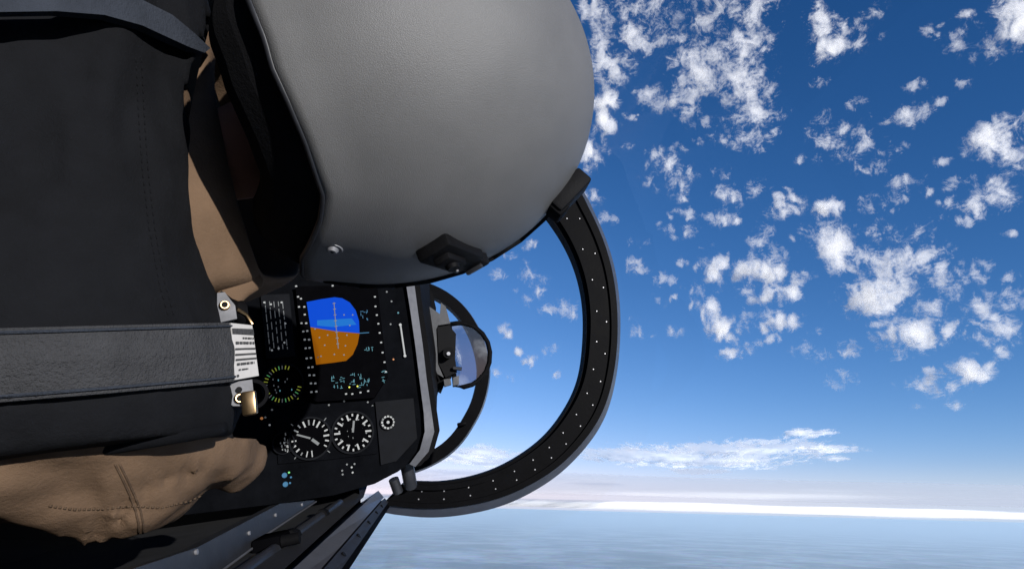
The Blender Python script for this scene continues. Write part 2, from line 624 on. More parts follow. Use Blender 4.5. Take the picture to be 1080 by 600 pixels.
# haze: one closed box of even air
m = bpy.data.materials.new('air')
m.use_nodes = True
n = m.node_tree
n.nodes.remove(n.nodes['Principled BSDF'])
pv = n.nodes.new('ShaderNodeVolumePrincipled')
pv.inputs['Color'].default_value = (0.64, 0.84, 1.0, 1)
pv.inputs['Density'].default_value = 0.85e-5
n.links.new(pv.outputs[0], n.nodes['Material Output'].inputs['Volume'])
HT = 4.0
me = bpy.data.meshes.new('haze')
w_ = RADG * 1.02
z0, z1 = H_GROUND - 1.0, HT
me.from_pydata([(x, y, z) for x in (-w_, w_) for y in (-w_, w_) for z in (z0, z1)], [], [(0, 1, 3, 2), (4, 6, 7, 5), (0, 4, 5, 1), (2, 3, 7, 6), (0, 2, 6, 4), (1, 5, 7, 3)])
me.materials.append(m)
hz = bpy.data.objects.new('haze', me)
C.objects.link(hz)
tag(hz, 'thin pale blue haze over the distant ground', 'haze', kind='stuff')

# ------------------------------------------------------------------ clouds
CLOUD_Z = 3000.0
ROT3 = np.array(CAMROT.to_3x3())


def wray(px, py):
    v = np.array([(px - 540) / FOC, (300 - py) / FOC, -1.0])
    v = ROT3 @ v
    return v / np.linalg.norm(v)


def cloud_material(name, dens=0.34, wl=1.0, amp=0.55, lo=0.0, hi=0.55, alb=0.72):
    """cloud slices: how much vapour a point holds comes from the slice's coverage plus fine 3-D noise"""
    m = bpy.data.materials.new(name)
    m.use_nodes = True
    n = m.node_tree
    n.nodes.remove(n.nodes['Principled BSDF'])
    out = n.nodes['Material Output']
    df = n.nodes.new('ShaderNodeBsdfDiffuse')
    tl = n.nodes.new('ShaderNodeBsdfTranslucent')
    for q in (df, tl):
        q.inputs[0].default_value = (alb, alb, alb, 1)
    # droplets scatter every way: the shading normal leans to the sun
    ge = n.nodes.new('ShaderNodeNewGeometry')
    vm = n.nodes.new('ShaderNodeVectorMath')
    vm.operation = 'MULTIPLY_ADD'
    vm.inputs[1].default_value = (0.3, 0.3, 0.3)
    vm.inputs[2].default_value = tuple(SUNDIR * 0.9)
    vn = n.nodes.new('ShaderNodeVectorMath')
    vn.operation = 'NORMALIZE'
    n.links.new(ge.outputs['Normal'], vm.inputs[0])
    n.links.new(vm.outputs[0], vn.inputs[0])
    n.links.new(vn.outputs[0], df.inputs['Normal'])
    vm2 = n.nodes.new('ShaderNodeVectorMath')
    vm2.operation = 'MULTIPLY_ADD'
    vm2.inputs[1].default_value = (0.3, 0.3, 0.3)
    vm2.inputs[2].default_value = tuple(SUNDIR * -0.9)
    vn2 = n.nodes.new('ShaderNodeVectorMath')
    vn2.operation = 'NORMALIZE'
    n.links.new(ge.outputs['Normal'], vm2.inputs[0])
    n.links.new(vm2.outputs[0], vn2.inputs[0])
    n.links.new(vn2.outputs[0], tl.inputs['Normal'])
    mx = n.nodes.new('ShaderNodeAddShader')
    n.links.new(df.outputs[0], mx.inputs[0])
    n.links.new(tl.outputs[0], mx.inputs[1])
    at_ = n.nodes.new('ShaderNodeAttribute')
    at_.attribute_name = 'cover'
    uvw = n.nodes.new('ShaderNodeAttribute')
    uvw.attribute_name = 'grain'
    nz = n.nodes.new('ShaderNodeTexNoise')
    nz.inputs['Scale'].default_value = wl
    nz.inputs['Detail'].default_value = 7
    nz.inputs['Roughness'].default_value = 0.66
    nz.inputs['Distortion'].default_value = 0.5
    n.links.new(uvw.outputs['Vector'], nz.inputs['Vector'])
    ma = n.nodes.new('ShaderNodeMath')
    ma.operation = 'MULTIPLY_ADD'
    ma.inputs[1].default_value = amp * 4
    n.links.new(nz.outputs['Fac'], ma.inputs[0])
    sb = n.nodes.new('ShaderNodeMath')
    sb.operation = 'SUBTRACT'
    sb.inputs[1].default_value = amp * 2
    n.links.new(at_.outputs['Fac'], sb.inputs[0])
    n.links.new(sb.outputs[0], ma.inputs[2])
    mr = n.nodes.new('ShaderNodeMapRange')
    mr.interpolation_type = 'SMOOTHSTEP'
    mr.inputs['From Min'].default_value = lo
    mr.inputs['From Max'].default_value = hi
    mr.inputs['To Min'].default_value = 0.0
    mr.inputs['To Max'].default_value = dens
    n.links.new(ma.outputs[0], mr.inputs[0])
    tr = n.nodes.new('ShaderNodeBsdfTransparent')
    m2 = n.nodes.new('ShaderNodeMixShader')
    n.links.new(mr.outputs[0], m2.inputs[0])
    n.links.new(tr.outputs[0], m2.inputs[1])
    n.links.new(mx.outputs[0], m2.inputs[2])
    n.links.new(m2.outputs[0], out.inputs['Surface'])
    return m


M_CLOUD = cloud_material('cloud', 0.44, amp=1.4, lo=0.0, hi=1.1)
M_LOW = cloud_material('low_cloud', 0.60, amp=1.0, lo=0.0, hi=0.9, alb=0.98)
M_THIN = cloud_material('thin_cloud', 0.26, amp=1.5, lo=0.0, hi=1.0)
M_DECK = cloud_material('stratus', 0.42, amp=0.25, lo=-0.3, hi=0.9, alb=0.98)
M_GLOW = bpy.data.materials.new('glow_cloud')
M_GLOW.use_nodes = True
_n = M_GLOW.node_tree
_b = _n.nodes['Principled BSDF']
_b.inputs['Base Color'].default_value = (0.82, 0.82, 0.82, 1)
_b.inputs['Roughness'].default_value = 1.0
_b.inputs['Specular IOR Level'].default_value = 0.0
_l = _n.nodes.new('ShaderNodeLayerWeight')
_l.inputs[0].default_value = 0.5
_m = _n.nodes.new('ShaderNodeMapRange')
_m.interpolation_type = 'SMOOTHSTEP'
_m.inputs['From Min'].default_value = 0.05
_m.inputs['From Max'].default_value = 0.95
_m.inputs['To Min'].default_value = 0.85
_m.inputs['To Max'].default_value = 0.0
_n.links.new(_l.outputs['Facing'], _m.inputs[0])
_n.links.new(_m.outputs[0], _b.inputs['Alpha'])


def slices(lo, hi, step, zs, field, place, wl, keep):
    """horizontal sheets of one cloud; field(X, Y, z) gives coverage, place(P) turns local points into world points"""
    nx, ny = (int(math.ceil((hi[q] - lo[q]) / step[q])) + 2 for q in (0, 1))
    X, Y = np.meshgrid(lo[0] + np.arange(nx) * step[0], lo[1] + np.arange(ny) * step[1], indexing='ij')
    V, Q, A, o = [], [], [], 0
    for z in zs:
        f = field(X, Y, z)
        k = (f[:-1, :-1] > keep) | (f[1:, :-1] > keep) | (f[:-1, 1:] > keep) | (f[1:, 1:] > keep)
        I, J = np.nonzero(k)
        if len(I) == 0:
            continue
        ids = np.stack([I * ny + J, (I + 1) * ny + J, (I + 1) * ny + J + 1, I * ny + J + 1], 1)
        u, inv = np.unique(ids, return_inverse=True)
        V.append(np.stack([X.ravel()[u], Y.ravel()[u], np.full(len(u), z)], 1))
        Q.append(inv.reshape(ids.shape) + o)
        A.append(f.ravel()[u])
        o += len(u)
    if not V:
        return None
    V, Q, A = np.concatenate(V), np.concatenate(Q), np.concatenate(A)
    W = place(V)
    return W, Q, A, W / wl


def cloud_geo(blobs, px_step=2.6, zc=CLOUD_Z, wl=17.0, low_amp=0.5, thick=0.4, nsl=6, keep=-0.75, base=0.72):
    """blobs: (px, py, rx, ry) lobes of one cloud on the layer at zc"""
    E = []
    for bx, by, rx, ry in blobs:
        d = wray(bx, by)
        D = zc / d[2]
        el = math.asin(d[2])
        rxm, rym = rx / FOC * D, ry / FOC * D
        hz_ = min(thick * rxm, 0.75 * rym / math.cos(el))
        dep = math.sqrt(max(rym ** 2 - (hz_ * math.cos(el)) ** 2, (0.3 * rxm * math.sin(el)) ** 2)) / math.sin(el)
        dep = min(max(dep, 0.5 * rxm), 6 * rxm)
        h = d[:2] / np.linalg.norm(d[:2])
        E.append((d * D, h, rxm, dep, hz_, D, el))
    h = np.mean([e[1] for e in E], 0)
    h /= np.linalg.norm(h)
    lat = np.array([h[1], -h[0]])
    cen = np.mean([e[0] for e in E], 0)
    D = np.mean([e[5] for e in E])
    el = np.mean([e[6] for e in E])
    L = [(np.array([(c - cen)[:2] @ lat, (c - cen)[:2] @ hh]), a, b, z) for c, hh, a, b, z, _, _ in E]
    lo = np.min([q - 1.6 * np.array([a, b]) for q, a, b, z in L], 0)
    hi = np.max([q + 1.6 * np.array([a, b]) for q, a, b, z in L], 0)
    st = D / FOC * px_step
    step = [st, st / max(math.sin(el), 0.12) * 0.8]
    zt = max(z for _, _, _, z in L)
    w = D / FOC * wl
    ky = max(math.sin(el), 0.22)

    def field(X, Y, z):
        f = np.full(X.shape, -9.0)
        for q, a, b, zz in L:
            r2 = ((X - q[0]) / a) ** 2 + ((Y - q[1]) / b) ** 2 + (z / zz) ** 2
            f = np.logaddexp(f * 4, (base - 0.85 * r2 ** 0.7) * 4) / 4
        return f + low_amp * fbm(X / (w * 2.2) + cen[0] / w, Y * ky / (w * 2.2), np.full(X.shape, z / (w * 2.2) + cen[1] / w), 2)

    def place(P):
        W = np.empty_like(P)
        W[:, :2] = cen[:2] + P[:, :1] * lat + P[:, 1:2] * h
        W[:, 2] = cen[2] + P[:, 2]
        return W
    g = slices(lo, hi, step, np.linspace(-zt * 1.05, zt * 1.05, nsl), field, place, 1.0, keep)
    if g is None:
        return None
    W, Q, A, _ = g
    # grain of the fine noise: about `wl` pixels of the picture across, stretched along the view for low clouds
    q = W - np.append(cen[:2], cen[2])
    G = np.stack([(q[:, :2] @ lat) / w, (q[:, :2] @ h) * ky / w, q[:, 2] / w], 1) + np.array([cen[0] / w, cen[1] / w, 0]) % 50
    return W, Q, A, G


def add_cloud(name, geos, m, label, cat, group=None, kind=None):
    V, Q, A, G, o = [], [], [], [], 0
    for g in geos:
        if g is None:
            continue
        V.append(g[0])
        Q.append(g[1] + o)
        A.append(g[2])
        G.append(g[3])
        o += len(g[0])
    if not V:
        return None
    V, Q, A, G = (np.concatenate(t) for t in (V, Q, A, G))
    cen = V.mean(0)
    ob = mesh_from(name, V - cen, Q, m, smooth=False)
    ob.location = cen
    at_ = ob.data.attributes.new('cover', 'FLOAT', 'POINT')
    at_.data.foreach_set('value', A.astype(np.float32))
    at_ = ob.data.attributes.new('grain', 'FLOAT_VECTOR', 'POINT')
    at_.data.foreach_set('vector', G.astype(np.float32).ravel())
    return tag(ob, label, cat, group, kind)


def Z1(*b):
    return [(600 + x / 2, y / 2, a / 2, c / 2) for x, y, a, c in b]


def Z2(*b):
    return [(600 + x / 2, 300 + y / 2, a / 2, c / 2) for x, y, a, c in b]


GRP = 'ragged white clouds scattered over the blue sky'
CLOUDS = [
    ('tallest ragged white cloud, hanging in a long column from the top edge', Z1((335, 20, 85, 40), (350, 95, 60, 48), (362, 170, 48, 42), (378, 245, 48, 36), (372, 292, 40, 24), (272, 150, 42, 48), (252, 192, 34, 36), (330, -30, 90, 40), (255, 225, 26, 20), (420, 190, 24, 26))),
    ('broken white cloud patch at top touching the upper right edge of the helmet', Z1((140, 15, 62, 34), (140, 75, 45, 36), (68, 80, 30, 70), (90, 140, 36, 32), (190, 60, 30, 30), (60, 30, 36, 36), (120, -20, 70, 30))),
    ('white cloud wisps beside the helmet just above the black knob', Z1((72, 215, 32, 42), (58, 330, 34, 40), (75, 262, 24, 22), (40, 410, 22, 18))),
    ('compact bright cloud puff right of the black helmet knob', Z1((200, 345, 38, 30), (222, 380, 40, 34), (240, 350, 22, 22), (236, 418, 24, 16))),
    ('fluffy cloud near the top edge, next one right of the tallest cloud', Z1((575, 58, 44, 40), (562, 100, 36, 26), (615, 95, 30, 16), (638, 32, 22, 16), (545, 80, 22, 24))),
    ('large cloud cut off by the top right corner', Z1((945, 45, 50, 36), (905, 82, 44, 22), (865, 112, 24, 12), (955, 10, 30, 22))),
    ('ragged cloud in mid sky tapering down to a small tail', Z1((565, 288, 52, 24), (602, 318, 48, 26), (622, 350, 26, 20), (535, 258, 24, 18), (585, 262, 22, 14), (630, 300, 20, 22))),
    ('bright cloud at the right edge, highest of three below the corner', Z1((905, 300, 48, 28), (940, 330, 34, 22), (930, 365, 22, 14), (885, 275, 24, 16), (865, 318, 22, 14))),
    ('dense lumpy cloud near the right edge, middle one of three', Z1((885, 425, 44, 24), (892, 400, 24, 20), (850, 430, 20, 12), (930, 420, 14, 12))),
    ('largest cloud in the middle of the right half, two lobes joined', Z1((552, 515, 42, 34), (590, 560, 52, 34), (675, 500, 60, 30), (740, 490, 36, 26), (650, 550, 52, 36), (725, 540, 46, 20), (645, 600, 50, 36), (695, 615, 34, 22), (765, 565, 20, 12), (645, 640, 46, 24), (600, 635, 28, 16))),
    ('small ragged cloud left of centre, above the row of little puffs', Z1((345, 410, 34, 20), (335, 460, 22, 14), (315, 405, 22, 12))),
    ('small cloud pair between the mid sky cloud and the largest one', Z1((465, 445, 34, 20), (440, 430, 20, 12), (550, 440, 22, 18), (480, 420, 18, 12))),
    ('row of little cloud puffs left of the largest cloud', Z1((318, 560, 30, 22), (372, 570, 28, 32), (435, 575, 30, 20), (490, 588, 26, 18), (405, 625, 34, 20), (300, 580, 20, 12), (470, 620, 26, 18), (395, 510, 22, 12))),
    ('bright elongated cloud low right of the canopy bow, leaning down to the right', Z2((300, 55, 28, 24), (318, 85, 36, 26), (342, 108, 24, 14), (285, 70, 20, 18), (335, 148, 22, 14), (390, 128, 16, 10))),
    ('pair of small puffs below the row of little puffs', Z2((400, 92, 22, 14), (450, 75, 28, 18), (430, 115, 18, 10))),
    ('bright white cloud below and right of the largest cloud', Z2((735, 105, 44, 26), (770, 125, 26, 14), (650, 82, 26, 9), (815, 98, 24, 20), (745, 85, 28, 12), (690, 152, 16, 8))),
    ('lowest bright cloud at the right, stepping down to the right', Z2((770, 205, 40, 24), (790, 222, 34, 16), (818, 252, 24, 11), (738, 215, 18, 10), (742, 258, 16, 8))),
    ('thin cloud near the right edge, lower of the three there', Z2((900, 85, 36, 20), (870, 112, 22, 12), (912, 142, 16, 12), (895, 70, 18, 10))),
    ('little cloud between the lowest bright cloud and the right edge', Z2((850, 185, 28, 18), (820, 168, 16, 10), (865, 195, 16, 8))),
    ('ragged cloud seen through the canopy bow above the gun sight', [(562, 288, 13, 12), (570, 309, 13, 11), (553, 293, 6, 6), (560, 258, 10, 7), (537, 270, 8, 5)]),
    ('faint puff seen through the canopy bow below the gun sight', [(535, 348, 8, 10), (556, 380, 8, 8), (587, 396, 7, 6), (525, 392, 8, 6), (548, 372, 6, 5)]),
    ('long flat cloud bank lying low above the horizon right of the canopy bow', Z2((60, 358, 70, 12), (110, 352, 80, 13), (200, 365, 90, 17), (265, 345, 62, 13), (330, 345, 60, 12), (390, 358, 86, 20), (445, 340, 50, 10), (300, 372, 80, 12), (270, 394, 40, 6), (490, 352, 40, 6))),
    ('upper one of two thin cloud strips right of the long low bank', Z2((510, 314, 40, 6), (480, 310, 18, 4))),
    ('lower one of two thin cloud strips right of the long low bank', Z2((565, 345, 42, 6), (590, 352, 24, 4), (560, 367, 26, 4))),
    ('low flat cloud seen through the canopy bow above its foot', [(478, 481, 28, 7), (515, 479, 26, 6), (550, 478, 16, 3), (505, 486, 30, 5)]),
]
for lab, bl in CLOUDS:
    low = max(b[1] for b in bl) > 440
    add_cloud('cloud', [cloud_geo(bl, 2.2 if low else 2.6, wl=8.0 if low else 11.0, nsl=3 if low else 8, base=1.45 if low else 0.68)], M_LOW if low else M_CLOUD, lab, 'cloud', GRP)

flecks = []
rf = random.Random(11)
zones = [(640, 200, 120, 110, 26), (700, 90, 60, 80, 8), (830, 190, 130, 60, 22), (1000, 190, 80, 60, 14), (760, 300, 90, 60, 20), (880, 360, 120, 40, 16), (1020, 320, 60, 50, 12), (960, 60, 60, 50, 9), (600, 330, 60, 70, 10), (690, 290, 50, 60, 10), (900, 120, 60, 40, 7)]
for cx, cy_, sx, sy, k in zones:
    for _ in range(k):
        x, y = cx + rf.uniform(-sx, sx), cy_ + rf.uniform(-sy, sy)
        r_ = rf.uniform(5.0, 13.0)
        bl = [(x, y, r_, r_ * rf.uniform(0.5, 0.9))]
        if rf.random() < 0.6:
            bl.append((x + rf.uniform(-12, 12), y + rf.uniform(-8, 8), r_ * 0.7, r_ * 0.45))
        flecks.append(cloud_geo(bl, 2.4, wl=7.5, nsl=5, base=0.6))
add_cloud('cloud_wisps', flecks, M_THIN, 'many faint wispy cloud flecks strewn between the larger clouds', 'cloud wisps', kind='stuff')


# a thin stratus deck far off, low over the horizon
def deck():
    HX, Y0, Y1 = 95000.0, 16500.0, 42000.0

    def field(X, Y, z):
        n_ = 900 * fbm(X / 9000, Y / 9000, np.full(X.shape, 0.5), 3)
        e_ = np.minimum(np.minimum((Y - Y0 - n_) / 1500, (Y1 - Y) / 9000), (HX - np.abs(X)) / 20000)
        return np.clip(e_, -1, 0.8) + 0.35 * fbm(X / 15000, Y / 7000, np.full(X.shape, z / 500.0), 4)

    def place(P):
        return P + np.array([9000.0, 0, 900.0])
    W, Q, A, _ = slices((-HX, Y0 - 4000), (HX, Y1), (900, 500), (0,), field, place, 1.0, -0.5)
    return W, Q, A, W / np.array([5200.0, 2600.0, 300.0])


add_cloud('stratus_layer', [deck()], M_DECK, 'thin grey blue stratus layer lying flat just over the horizon', 'cloud layer', kind='stuff')

# white glow of the horizon, built as a long cloud just above the haze
def bank():
    nx_, ny_, nz_ = 300, 10, 24
    D0 = 52000.0
    X, Y, Z = np.meshgrid(np.linspace(-60000, 70000, nx_), np.linspace(-3500, 3500, ny_), np.linspace(20, 1400, nz_), indexing='ij')
    f = 1 - (np.abs(Z - 480) / (480 + 60 * fbm(X / 16000, Y / 9000, 0 * Z + 3.3, 3))) ** 2 - (Y / 3300) ** 2 * 0.8 + 0.10 * fbm(X / 7000, Y / 2500, Z / 300, 3)
    f = np.minimum(f, (Z - 40) / 60)
    for sl in ((0, slice(None), slice(None)), (-1, slice(None), slice(None)), (slice(None), 0), (slice(None), -1), (slice(None), slice(None), 0), (slice(None), slice(None), -1)):
        f[sl] = -1
    V, Q = surface_nets(-f.astype(np.float32))
    W = np.stack([-60000 + V[:, 0] * 130000 / (nx_ - 1), D0 - 3500 + V[:, 1] * 7000 / (ny_ - 1), 20 + V[:, 2] * 1380 / (nz_ - 1)], 1)
    return W, Q, np.zeros(len(W)), W


add_cloud('horizon_glow', [bank()], M_GLOW, 'long bright white glow along the whole horizon, shaped as a cloud band', 'cloud', GRP)

# ================================================================== THE JET
jet = thing('fighter_jet', (-0.28, 0.9, -0.95), 'dark fighter jet cockpit rolled on its side around the pilot, with round canopy bow', 'fighter jet')
FW = Vector((0, 1, 0))
XC = -0.285

# --- canopy bow: a flat band arched over the cockpit
bow_in = [(427, 507), (450, 508), (467, 508), (492, 504), (517, 497), (540, 486), (560, 473), (577, 459), (590, 443), (603, 423), (613, 400), (617, 375), (619, 345), (618, 315), (611, 285), (600, 258), (582, 230), (562, 206)]
bow_out = [(405, 530), (440, 534), (467, 534), (498, 530), (526, 523), (547, 514), (566, 504), (584, 492), (599, 479), (616, 460), (631, 438), (640, 414), (646, 385), (649, 350), (647, 310), (640, 272), (624, 231), (600, 190)]
D_BOW = 1.3


def smooth(L, k=4):
    """Catmull-Rom through a list of points"""
    L = [L[0] * 2 - L[1]] + list(L) + [L[-1] * 2 - L[-2]]
    out = []
    for i in range(1, len(L) - 2):
        p0, p1, p2, p3 = L[i - 1:i + 3]
        for j in range(k):
            t = j / k
            out.append(0.5 * ((2 * p1) + (p2 - p0) * t + (2 * p0 - 5 * p1 + 4 * p2 - p3) * t * t + (3 * p1 - p0 - 3 * p2 + p3) * t ** 3))
    return out + [L[-2]]


s_in = [at(x, y, D_BOW) for x, y in bow_in]
s_out = [at(x, y, D_BOW) for x, y in bow_out]
s_out = [p + (q - p) * 1.09 for p, q in zip(s_in, s_out)]
a_in, a_out = smooth(s_in), smooth(s_out)
a_in = [p.lerp((a_in[max(i - 3, 0)] + a_in[min(i + 3, len(a_in) - 1)]) / 2, 0.5) if 3 <= i < len(a_in) - 3 else p for i, p in enumerate(a_in)]
a_out = [p.lerp((a_out[max(i - 3, 0)] + a_out[min(i + 3, len(a_out) - 1)]) / 2, 0.5) if 3 <= i < len(a_out) - 3 else p for i, p in enumerate(a_out)]


def arc_to(p, q, k):
    """rounded run from p down to the left sill q"""
    out = []
    for i in range(1, k + 1):
        t = i / k * math.pi / 2
        out.append(Vector((p.x + (q.x - p.x) * math.sin(t), p.y, q.z + (p.z - q.z) * math.cos(t))))
    return out


a_in = a_in + arc_to(a_in[-1], Vector((-0.70, D_BOW, -0.06)), 10)
a_out = a_out + arc_to(a_out[-1], Vector((-0.735, D_BOW, -0.06)), 10)
b = MB()
b.strip(a_in, a_out, M_FRAME, FW * 0.035)
# raised lip along the inner edge and a shallow groove line
lip_i = [p + (q - p) * 0.10 - FW * 0.012 for p, q in zip(a_in, a_out)]
lip_o = [p + (q - p) * 0.30 - FW * 0.012 for p, q in zip(a_in, a_out)]
b.strip(lip_i, lip_o, M_FRAME, FW * 0.0125)
g_i = [p + (q - p) * 0.80 - FW * 0.006 for p, q in zip(a_in, a_out)]
g_o = [p + (q - p) * 0.985 - FW * 0.006 for p, q in zip(a_in, a_out)]
b.strip(g_i, g_o, M_FRAME, FW * 0.0065)
bow = b.build('canopy_bow', jet, True, 35)
# outer rim of the bow where the glass is bedded, reflected sky painted in as blue grey
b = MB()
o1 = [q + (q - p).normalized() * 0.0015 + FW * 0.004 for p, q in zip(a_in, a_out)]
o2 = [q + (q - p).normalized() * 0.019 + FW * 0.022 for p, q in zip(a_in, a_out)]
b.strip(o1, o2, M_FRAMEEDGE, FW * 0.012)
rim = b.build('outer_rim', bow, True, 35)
# paired screws round the bow
for i in range(1, 18):
    for fr in (0.36, 0.66):
        p = a_in[i * 4] + (a_out[i * 4] - a_in[i * 4]) * fr
        b = MB()
        b.disc(p, 0.0018, M_STEEL, 0.0016, seg=10, r2=0.0012)
        b.build('screw', bow)

# --- front windscreen arch
fa = [(432, 492), (452, 484), (470, 473), (484, 459), (495, 442), (503, 426), (508, 408), (510, 390), (507, 370), (500, 350), (490, 333), (478, 320), (462, 309), (440, 300)]
D_FA = 2.1
f_mid = smooth([at(x, y, D_FA) for x, y in fa], 3)
f_mid = f_mid + arc_to(f_mid[-1], Vector((-0.60, D_FA, -0.05)), 4)
cen_fa = Vector((-0.27, D_FA, -0.05))
b = MB()
b.strip([p - (p - cen_fa).normalized() * 0.020 for p in f_mid], [p + (p - cen_fa).normalized() * 0.020 for p in f_mid], M_FRAME, FW * 0.05)
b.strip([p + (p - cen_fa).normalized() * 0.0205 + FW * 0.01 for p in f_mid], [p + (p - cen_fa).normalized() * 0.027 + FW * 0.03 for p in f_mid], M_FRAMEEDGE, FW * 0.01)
b.box(at(487, 447, D_FA - 0.02), 0.012, 0.03, 0.03, M_FRAME, bev=0.003)
fbow = b.build('windscreen_arch', jet, True, 35)

# --- canopy glass behind the bow and windscreen glass before it
prof = [q + (q - p).normalized() * 0.012 for p, q in zip(a_in, a_out)]


def glass_rows(rows, name):
    b = MB()
    for r0, r1 in zip(rows[:-1], rows[1:]):
        b.strip(r0, r1, M_CANOPY)
    return b.build(name, jet, True, recalc=False)


def row(y, s, dz=0.0):
    return [Vector((XC + (p.x - XC) * s, y, p.z * s + dz)) for p in prof]


glass_rows([row(-0.9, 0.93, -0.02), row(-0.4, 1.0), row(0.2, 1.03, 0.01), row(0.8, 1.02, 0.006), row(1.31, 1.0)], 'canopy_glass')


def res(L, k):
    """resample a polyline to k points"""
    d = [0]
    for p, q in zip(L[:-1], L[1:]):
        d.append(d[-1] + (q - p).length)
    out = []
    for i in range(k):
        t = d[-1] * i / (k - 1)
        j = max(j_ for j_ in range(len(d)) if d[j_] <= t + 1e-9)
        j = min(j, len(L) - 2)
        u = (t - d[j]) / max(d[j + 1] - d[j], 1e-9)
        out.append(L[j] + (L[j + 1] - L[j]) * u)
    return out


P1 = res([p + FW * 0.036 for p in prof], 60)
P2 = res([p + (p - cen_fa).normalized() * 0.02 for p in f_mid], 60)
P3 = [Vector((-0.27 + (p.x + 0.27) * 0.45, 3.1, -0.09 + (p.z + 0.09) * 0.12)) for p in P2]
glass_rows([P1, [a.lerp(c, 0.5) for a, c in zip(P1, P2)], P2, [a.lerp(c, 0.5) + Vector((0, 0, 0.02)) for a, c in zip(P2, P3)], P3], 'windscreen_glass')

# --- right sill: long beams running forward to the bow


def line(p0, p1, y0, y1):
    """the straight line through p0, p1 carried from y0 to y1"""
    k = (p1 - p0) / (p1.y - p0.y)
    return [p0 + k * (y0 + (y1 - y0) * i / 6 - p0.y) for i in range(7)]


def mirror(pts):
    return [Vector((2 * XC - p.x, p.y, p.z)) for p in pts]


OUTW = Vector((0.020, 0, -0.045))
L0 = line(at(309, 600, 0.56), at(398, 518, 1.27), -0.5, 1.29)
L1 = line(at(338, 600, 0.575), at(404, 525, 1.27), -0.5, 1.29)
L2 = line(at(341, 600, 0.576), at(405, 526, 1.27), -0.5, 1.29)
L3 = line(at(360, 600, 0.60), at(409, 530, 1.27), -0.5, 1.29)
L4 = line(at(371, 600, 0.605), at(413, 533, 1.27), -0.5, 1.29)
for mir in (0, 1):
    fn = mirror if mir else (lambda p: p)
    ow = Vector((-OUTW.x, 0, OUTW.z)) if mir else OUTW
    b = MB()
    b.strip(fn(L0), fn(L1), M_GREY, ow)
    b.strip(fn([p + ow * 0.16 for p in L1]), fn([p + ow * 0.16 for p in L2]), M_RUBBER, ow * 0.5)
    b.strip(fn(L2), fn(L3), M_GREYD, ow)
    b.strip(fn([p + ow * 0.1 for p in L3]), fn([p + ow * 0.1 for p in L4]), M_FRAME, ow)
    rail = b.build('canopy_rail', jet)
    for y in (0.42, 0.55, 0.66, 0.79, 0.92, 1.05, 1.16):
        q = L2[0].lerp(L2[6], (y + 0.5) / 1.79).lerp(L3[0].lerp(L3[6], (y + 0.5) / 1.79), 0.5)
        q = fn([q])[0]
        b = MB()
        nr = Vector((0.45 if mir else -0.45, -0.1, 0.9))
        b.disc(q - nr * 0.001, 0.0032, M_BLACKP, 0.0022, nr, seg=10)
        b.build('screw', rail)

# --- right console: sloped cover plate, dark trough, pipe run
b = MB()
cons = [(120, 606), (160, 593), (208, 577), (295, 531), (331, 527), (333, 529), (278, 565), (273, 572), (236, 599), (226, 606)]
cp = [atz(x, y, -0.185) for x, y in cons]
b.prism(cp, Vector((0, 0, -0.012)), M_GREYD, M_GREYD)
con = b.build('side_console', jet)
b = MB()   # light on the plate's outer edge, painted in as a paler grey line
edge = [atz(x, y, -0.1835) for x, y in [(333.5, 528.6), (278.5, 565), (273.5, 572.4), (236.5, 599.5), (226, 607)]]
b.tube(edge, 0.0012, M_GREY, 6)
b.build('lit_edge', con)
for (x, y) in [(206, 582), (290, 543), (262, 562), (318, 532)]:
    b = MB()
    b.disc(atz(x, y, -0.185), 0.0022, M_STEEL, 0.0018, (0, 0, 1), 10)
    b.build('screw', con)
b = MB()
P0 = line(at(262, 600, 0.60), at(350, 536, 1.1), 0.2, 1.2)
b.tube(P0, 0.0065, M_GREYD, 10)
for t in (0.30, 0.52, 0.58, 0.80):
    q = P0[0].lerp(P0[6], t)
    b.tube([q - FW * 0.012, q + FW * 0.012], 0.0095, M_RUBBER, 10)
pipe = b.build('conduit', jet, True, 40)
b = MB()
b.disc(at(342, 541, 1.03), 0.006, M_BRASS, 0.008, (0, -1, 0.2), 12)
b.build('brass_fitting', pipe, True, 40)
b = MB()
q = at(272, 596, 0.66)
b.disc(q, 0.011, M_BRASS, 0.010, (-0.3, -0.8, 0.6), 14, 0.006)
b.tube([at(262, 604, 0.64), at(276, 598, 0.66), at(286, 590, 0.68)], 0.003, M_BRASS, 8)
b.build('brass_fitting', pipe, True, 40)
b = MB()
b.box(at(287, 579, 0.72), 0.03, 0.05, 0.03, M_BEZEL, bev=0.004)
b.box(at(305, 572, 0.80), 0.026, 0.07, 0.02, M_PANEL2, bev=0.004)
b.tube([at(280, 574, 0.70) + Vector((0, 0, 0.016)), at(280, 574, 0.70) + Vector((0, 0, 0.034))], 0.006, M_RUBBER, 10)
b.build('switch_box', jet, True, 40)

# --- tub and outer skin
tub_prof = [(0.078, -0.125), (0.070, -0.30), (0.058, -0.62), (-0.02, -0.95), (2 * XC + 0.02, -0.95), (2 * XC - 0.058, -0.62), (2 * XC - 0.070, -0.30), (2 * XC - 0.078, -0.125)]
b = MB()
ys = [-0.9, 0.0, 0.7, 1.27, 1.9]
rows_ = [[Vector((XC + (x - XC) * (1 if y < 1.5 else 0.75), y, z)) for x, z in tub_prof] for y in ys]
for r0, r1 in zip(rows_[:-1], rows_[1:]):
    b.strip(r0, r1, M_TUB)
b.add(rows_[-1], [tuple(range(8))], M_TUB)
b.add(rows_[0], [tuple(range(8))], M_TUB)
b.box((XC, -0.55, -0.30), 0.72, 0.5, 0.03, M_TUB)
b.build('cockpit_tub', jet, recalc=False)
b = MB()
skin_prof = [(0.115, -0.13), (0.15, -0.35), (0.13, -0.7), (0.0, -1.05), (XC, -1.12)]
